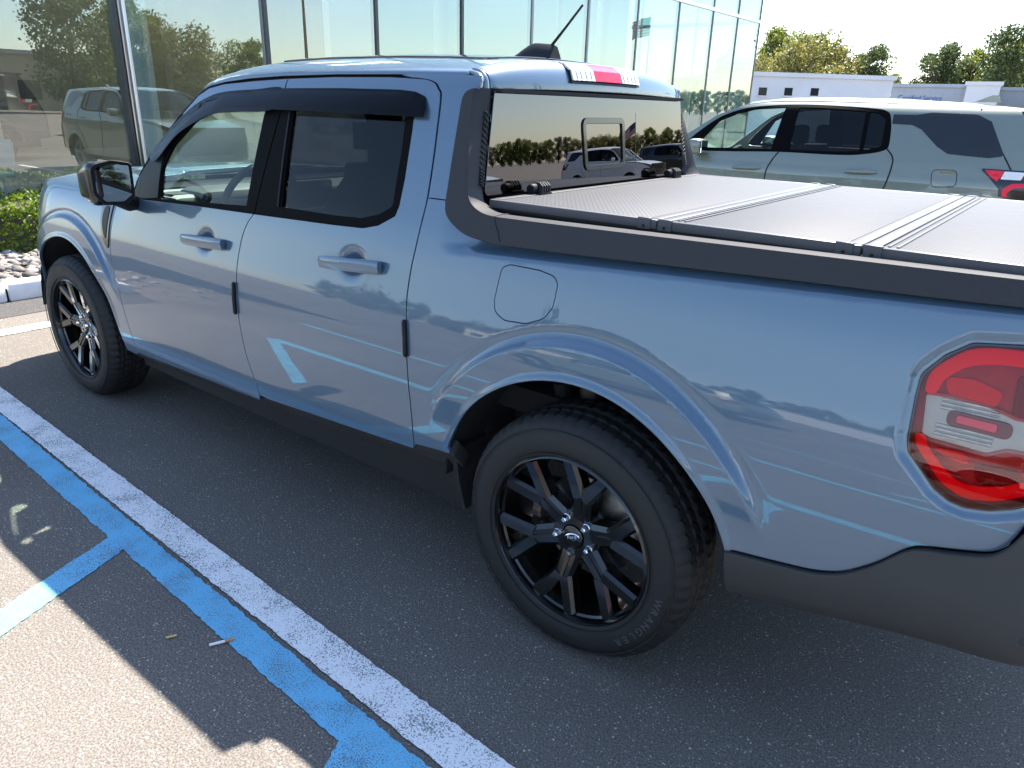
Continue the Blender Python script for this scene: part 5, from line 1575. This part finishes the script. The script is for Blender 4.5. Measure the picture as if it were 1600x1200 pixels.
# ================================================================== background beyond the lot
def tall(p, z0, z1): return None
mat('white_wall', (.72, .73, .76), .85, var=.05, var_scale=.6, bump=.2, bump_scale=12)
mat('grey_wall', (.50, .52, .55), .8, var=.06, var_scale=.8)
mat('cream_wall', (.55, .50, .41), .85, var=.06, var_scale=.5)
mat('tan_wall', (.40, .34, .25), .9, var=.08, var_scale=.4)
mat('roof_grey', (.22, .22, .23), .9)
mat('window_dark', (.02, .025, .03), .12)
mat('sign_blue', (.02, .10, .42), .5)
mat('pole_grey', (.45, .45, .45), .5, metal=.5)
def wall_building(name, pa, pb, z1, depth, m, label, cat='building', win=(), sign=None):
    pa, pb = Vector((pa.x, pa.y, 0)), Vector((pb.x, pb.y, 0)); t = (pb-pa); L = t.length; t.normalize(); nn = Vector((t.y, -t.x, 0))
    if nn.dot(Vector((pa.x-CAM[0], pa.y-CAM[1], 0))) < 0: nn = -nn      # away from the lot
    c = (pa+pb)/2+nn*depth/2
    R_ = root(name, (c.x, c.y, 0), label, cat)
    def P(u, d, z): q = pa+t*u+nn*d; return (q.x, q.y, z)
    def bx(nm, u0, u1, d0, d1, z0, z1, m, par):
        b = MB(); b.add([P(u0,d0,z0),P(u1,d0,z0),P(u1,d1,z0),P(u0,d1,z0),P(u0,d0,z1),P(u1,d0,z1),P(u1,d1,z1),P(u0,d1,z1)], [(0,3,2,1),(4,5,6,7),(0,1,5,4),(1,2,6,5),(2,3,7,6),(3,0,4,7)])
        return b.build(nm, m, par)
    bx('wall', 0, L, 0, depth, 0, z1, m, R_)
    bx('parapet', -.12, L+.12, -.12, depth+.12, z1, z1+.22, m, R_)
    for u0, u1, za, zb in win:
        w_ = bx('window', u0*L, u1*L, -.02, .05, za, zb, 'window_dark', R_)
        bx('sill', u0*L-.05, u1*L+.05, -.09, .0, za-.08, za-.005, m, R_)
    return R_, P, L, bx
a, b_ = at_dist(1160, 113, 46), at_dist(1398, 118, 50)
z_t = at_dist(1290, 115.5, 48).z-.22
def zpx(px, py, d): return at_dist(px, py, d).z
wn_ = []
for px in (1195, 1235, 1276):
    u = (px-1160)/(1398-1160)
    wn_.append((u-.026, u+.026, zpx(px, 150, 48), zpx(px, 138, 48)))
wall_building('white_building', a, b_, z_t, 14, 'white_wall', 'low white flat roofed building with three small windows', win=wn_)
a, b_ = at_dist(1396, 131, 62), at_dist(1516, 131, 62)
R_, P_, L_, bx_ = wall_building('grey_building', a, b_, at_dist(1450, 131, 62).z-.22, 12, 'grey_wall', 'pale grey service building with blue lettering behind the crossover')
gv, gf = glyphs('Certified Service', 1.0)
if len(gv):
    w = gv[:, 0].max()-gv[:, 0].min(); s_ = 2.6/w*1.05
    c_ = (1443-1396)/(1516-1396)*L_; zc = zpx(1443, 153.5, 62)
    vv = [P_(c_+p[0]*s_, -.05-p[2], zc+p[1]*s_*1.1) for p in gv]
    mesh_obj('lettering', vv, gf, 'sign_blue', R_)
for k in range(1, 12): bx_('cladding_seam', L_*k/12, L_*k/12+.03, -.03, 0, .2, at_dist(1450, 131, 62).z-.25, 'grey_wall', R_)
a, b_ = at_dist(1512, 129, 58), at_dist(1566, 127.5, 58)
wall_building('small_white_block', a, b_, at_dist(1540, 128, 58).z-.2, 8, 'white_wall', 'small white block right of the lettered grey building')
a, b_ = at_dist(1562, 137, 66), at_dist(1700, 139, 66)
wall_building('pale_block', a, b_, at_dist(1600, 137, 66).z-.2, 8, 'grey_wall', 'low pale block at the right edge of the picture')

# trees above the low buildings
GR_ = 'trees behind the low buildings'
spec = [(1212, 80, 24, 0, 0, 'broad sunlit tree at the corner of the glass showroom'), (1262, 76, 40, 1, 1.0, 'second tree right of the showroom corner, slightly lower'),
        (1318, 84, 72, 1, 2.2, 'mid-height bushy tree over the white building roof'), (1350, 88, 96, 1, .4, 'low tree over the middle of the white building'),
        (1378, 95, 106, 1, 2.0, 'lowest tree at the right end of the white building'), (1478, 78, 64, 2, .7, 'dark sparse tree above the lettered building'),
        (1448, 100, 112, 1, 2.9, 'small light green tree at the gap in the skyline'), (1508, 84, 98, 2, 4.0, 'dark rounded tree above the small white block'),
        (1535, 80, 62, 1, 5.0, 'tall light green tree left of the right edge'), (1580, 76, 36, 0, 3.3, 'tallest tree at the right edge of the picture'), (1640, 80, 40, 1, .2, 'tall tree just past the right edge')]
for px, d, top_px, var, rz, lab in spec:
    p = at_dist(px, 150, d); h = at_dist(px, top_px, d).z
    hv = (12, 10, 11, 9)[var]
    new_tree('tree', var, (p.x, p.y, 0), h/(hv*1.14), rz, lab, GR_)

# ---- the rest of the lot, behind and beside the camera: it shows in the glass, the paint and the rear window
lab_b = 'leafy tree in the belt behind the lot, seen mirrored in glass'
i_ = 0
for ang in list(np.linspace(140, 226, 24))+list(np.linspace(228, 264, 44))+list(np.linspace(267, 292, 7)):
    if 196 < ang < 204: continue
    d = 62+8*math.sin(ang*.21)+rng.uniform(-4, 4)+float(np.interp(ang, [218, 229, 263, 267], [0, 240, 240, 0])); a_ = math.radians(ang)
    hs = float(np.interp(ang, [140, 205, 225, 232, 262, 292], [.9, .95, .70, .85, .85, .6]))*rng.uniform(.85, 1.12)
    new_tree('tree', int(rng.integers(0, 4)) if ang < 235 else int(rng.choice([2, 3, 0])), (d*math.cos(a_), d*math.sin(a_), 0), hs, rng.uniform(0, 6), lab_b, 'tree belt behind the lot')
for ang in np.linspace(40, 138, 30):
    d = 92+rng.uniform(-6, 6); a_ = math.radians(ang)
    new_tree('tree', int(rng.integers(0, 4)), (d*math.cos(a_), d*math.sin(a_), 0), rng.uniform(.8, 1.1), rng.uniform(0, 6), 'leafy tree along the street on the driver side, seen only mirrored', 'street trees on the driver side')
def simple_building(name, lo, hi, m, label, wins=0, axis='x', roof='roof_grey'):
    R_ = root(name, ((lo[0]+hi[0])/2, (lo[1]+hi[1])/2, 0), label, 'building')
    MB().box((*lo, 0), (hi[0], hi[1], hi[2])).build('wall', m, R_)
    MB().box((lo[0]-.3, lo[1]-.3, hi[2]), (hi[0]+.3, hi[1]+.3, hi[2]+.35)).build('roof', roof, R_)
    for k in range(wins):
        t = (k+.5)/wins
        if axis == 'x':
            y = lo[1]+(hi[1]-lo[1])*t; MB().box((hi[0], y-.9, .9), (hi[0]+.06, y+.9, 2.5)).build('window', 'window_dark', R_)
        else:
            x = lo[0]+(hi[0]-lo[0])*t; MB().box((x-.9, lo[1]-.06, .9), (x+.9, lo[1], 2.5)).build('window', 'window_dark', R_)
simple_building('tan_warehouse', (-72, -44), (-60, -24, 4.6), 'tan_wall', 'tan warehouse across the lot mirrored in the left panes', 5)
simple_building('long_building', (-60, 72), (24, 82, 5.0), 'grey_wall', 'long pale building opposite the driver side of the pickup')
simple_building('cream_house', (34, 60), (48, 70, 5.0), 'cream_wall', 'cream house opposite the pickup front', 4, 'y')
lots = [((-14.5, -6.2, 0), 0, 'white_paint_coat', 'white car in the row behind, mirrored in the showroom glass'), ((-14.5, -11.8, 0), math.pi, 'red_paint_coat', 'red car in the row behind, mirrored in the showroom glass'),
        ((-14.5, -17.3, 0), 0, 'white_paint_coat', 'second white car further along the mirrored row'), ((-15, -25.5, 0), 0, 'black_paint', 'black car at the far end of the mirrored row'),
        ((-4.5, 14.5, 0), math.pi/2*0, 'white_paint_coat', 'white car standing across the aisle on the driver side'), ((2.0, 15.5, 0), .1, 'sage_paint', 'sage car across the aisle on the driver side'),
        ((-10.5, 12.5, 0), 0, 'red_paint_coat', 'red car across the aisle behind the pickup')]
for loc, rz, pm, lb in lots: copy_car(XO, loc, rz, lb, pm)
def lamp_post(x, y, h, label):
    R_ = root('lamp_post', (x, y, 0), label, 'lamp post')
    MB().tube([(x, y, 0), (x, y, h)], .09, 10, radii=[.11, .07]).build('pole', 'pole_grey', R_, True)
    MB().box((x-.25, y-.25, 0), (x+.25, y+.25, .7), .03).build('footing', 'grey_wall', R_)
    for s in LR: MB().box((x-.16, y+s*.3, h-.06), (x+.16, y+s*1.05, h+.10), .03).build('lamp_head', 'pole_grey', R_, True)
lamp_post(-24, -26, 9.5, 'grey twin-headed lamp post mirrored in the third pane'); lamp_post(-30, 16, 9, 'grey lamp post on the driver side of the lot')
def flag(x, y, h, rz, label, K=1.0):
    R_ = root('flagpole', (x, y, 0), label, 'flag')
    MB().tube([(x, y, 0), (x, y, h)], .07, 10, radii=[.09*K, .04*K]).build('pole', 'mullion_alu', R_, True)
    W_, H_ = 3.4*K, 1.9*K
    ca, sa = math.cos(rz), math.sin(rz)
    def FP(u, v):
        d = .18*K*math.sin(u/K*2.2+v/K)*min(1, u/K); dz = -.28*(u/W_)**1.3
        return (x+ca*u*.92-sa*d, y+sa*u*.92+ca*d, h-.2-H_+v+dz)
    def cloth(u0, u1, v0, v1, nu, off=0):
        vs = []; fs = []
        for i in range(nu+1):
            u = u0+(u1-u0)*i/nu
            for v_ in (v0, v1):
                p = FP(u, v_); vs.append((p[0]-sa*off, p[1]+ca*off, p[2]))
        for i in range(nu): fs.append((2*i, 2*i+2, 2*i+3, 2*i+1))
        return vs, fs
    for k in range(13):
        v, f = cloth(0 if k < 6 else 0, W_, H_*k/13, H_*(k+1)/13, 18)
        mesh_obj('stripe', v, f, 'flag_red' if k % 2 == 0 else 'flag_white', R_, smooth=True)
    for o_ in (.012, -.012):
        v, f = cloth(0, W_*.4, H_*6/13, H_, 8, o_); mesh_obj('canton', v, f, 'flag_blue', R_, smooth=True)
        b = MB()
        for r in range(5):
            for c_ in range(6):
                u, w = W_*.4*(c_+.5)/6, H_*6/13+H_*7/13*(r+.5)/5; p = FP(u, w)
                pts = []
                for q in range(10):
                    a = math.pi/2+q*math.pi/5; rr_ = (.055 if q % 2 == 0 else .024)*K
                    pp = FP(u+rr_*math.cos(a), w+rr_*math.sin(a)); pts.append((pp[0]-sa*o_*1.4, pp[1]+ca*o_*1.4, pp[2]))
                b.add(pts, [tuple(range(10))])
        b.build('stars', 'flag_white', R_)
mat('flag_red', (.50, .03, .04), .8); mat('flag_white', (.78, .78, .77), .8); mat('flag_blue', (.02, .035, .16), .8)
flag(-15.5, -58, 8.9, math.radians(200), 'national flag on a pole mirrored in the showroom glass', .75)
flag(-6.6, -13.4, 2.25, math.radians(150), 'small national flag on a short pole mirrored in the rear window', .13)
# overhead wires along the street behind
def utility(x, y, h, label):
    R_ = root('utility_pole', (x, y, 0), label, 'pole')
    MB().tube([(x, y, 0), (x, y, h)], .15, 10, radii=[.17, .10]).build('pole', 'bark', R_, True)
    MB().box((x-.06, y-1.2, h-.7), (x+.06, y+1.2, h-.55)).build('crossarm', 'bark', R_)
pl = [(-40, 12), (-39, -14), (-38, -40)]
for i, (x, y) in enumerate(pl): utility(x, y, 10.5, ('first', 'second', 'third', 'fourth')[i]+' wooden utility pole along the street behind the lot')
for o_ in (-1.0, 0, 1.0):
    b = MB()
    for (x0, y0), (x1, y1) in zip(pl[:-1], pl[1:]):
        b.tube([(x0+(x1-x0)*t, y0+o_+(y1-y0)*t, 9.95-1.0*4*t*(1-t)) for t in np.linspace(0, 1, 9)], .025, 4)
    setp(b.build('overhead_wire', 'seam_black'), ('lowest', 'middle', 'outer')[int(o_)+1]+' overhead wire strung between the utility poles', 'wire')
# ================================================================== litter on the asphalt
CG = root('cigarette_butt', (.782, 1.532, .004), 'white and orange cigarette butt on the asphalt by the blue line', 'cigarette butt')
p0, p1 = Vector((.800, 1.562, .0085)), Vector((.768, 1.500, .0085)); pm_ = p0+(p1-p0)*.62
mat('cig_white', (.8, .79, .76), .8); mat('cig_filter', (.55, .24, .07), .8)
MB().tube([p0, pm_], .0042, 10).build('paper', 'cig_white', CG, True); MB().tube([pm_, p1], .0043, 10).build('filter', 'cig_filter', CG, True)
o = MB().tube([(.93, 1.625, .006), (.915, 1.60, .007)], .0035, 8).build('filter_stub', mat('stub', (.6, .42, .15), .8).name, None, True)
setp(o, 'tiny yellow filter stub on the shaded asphalt', 'litter')
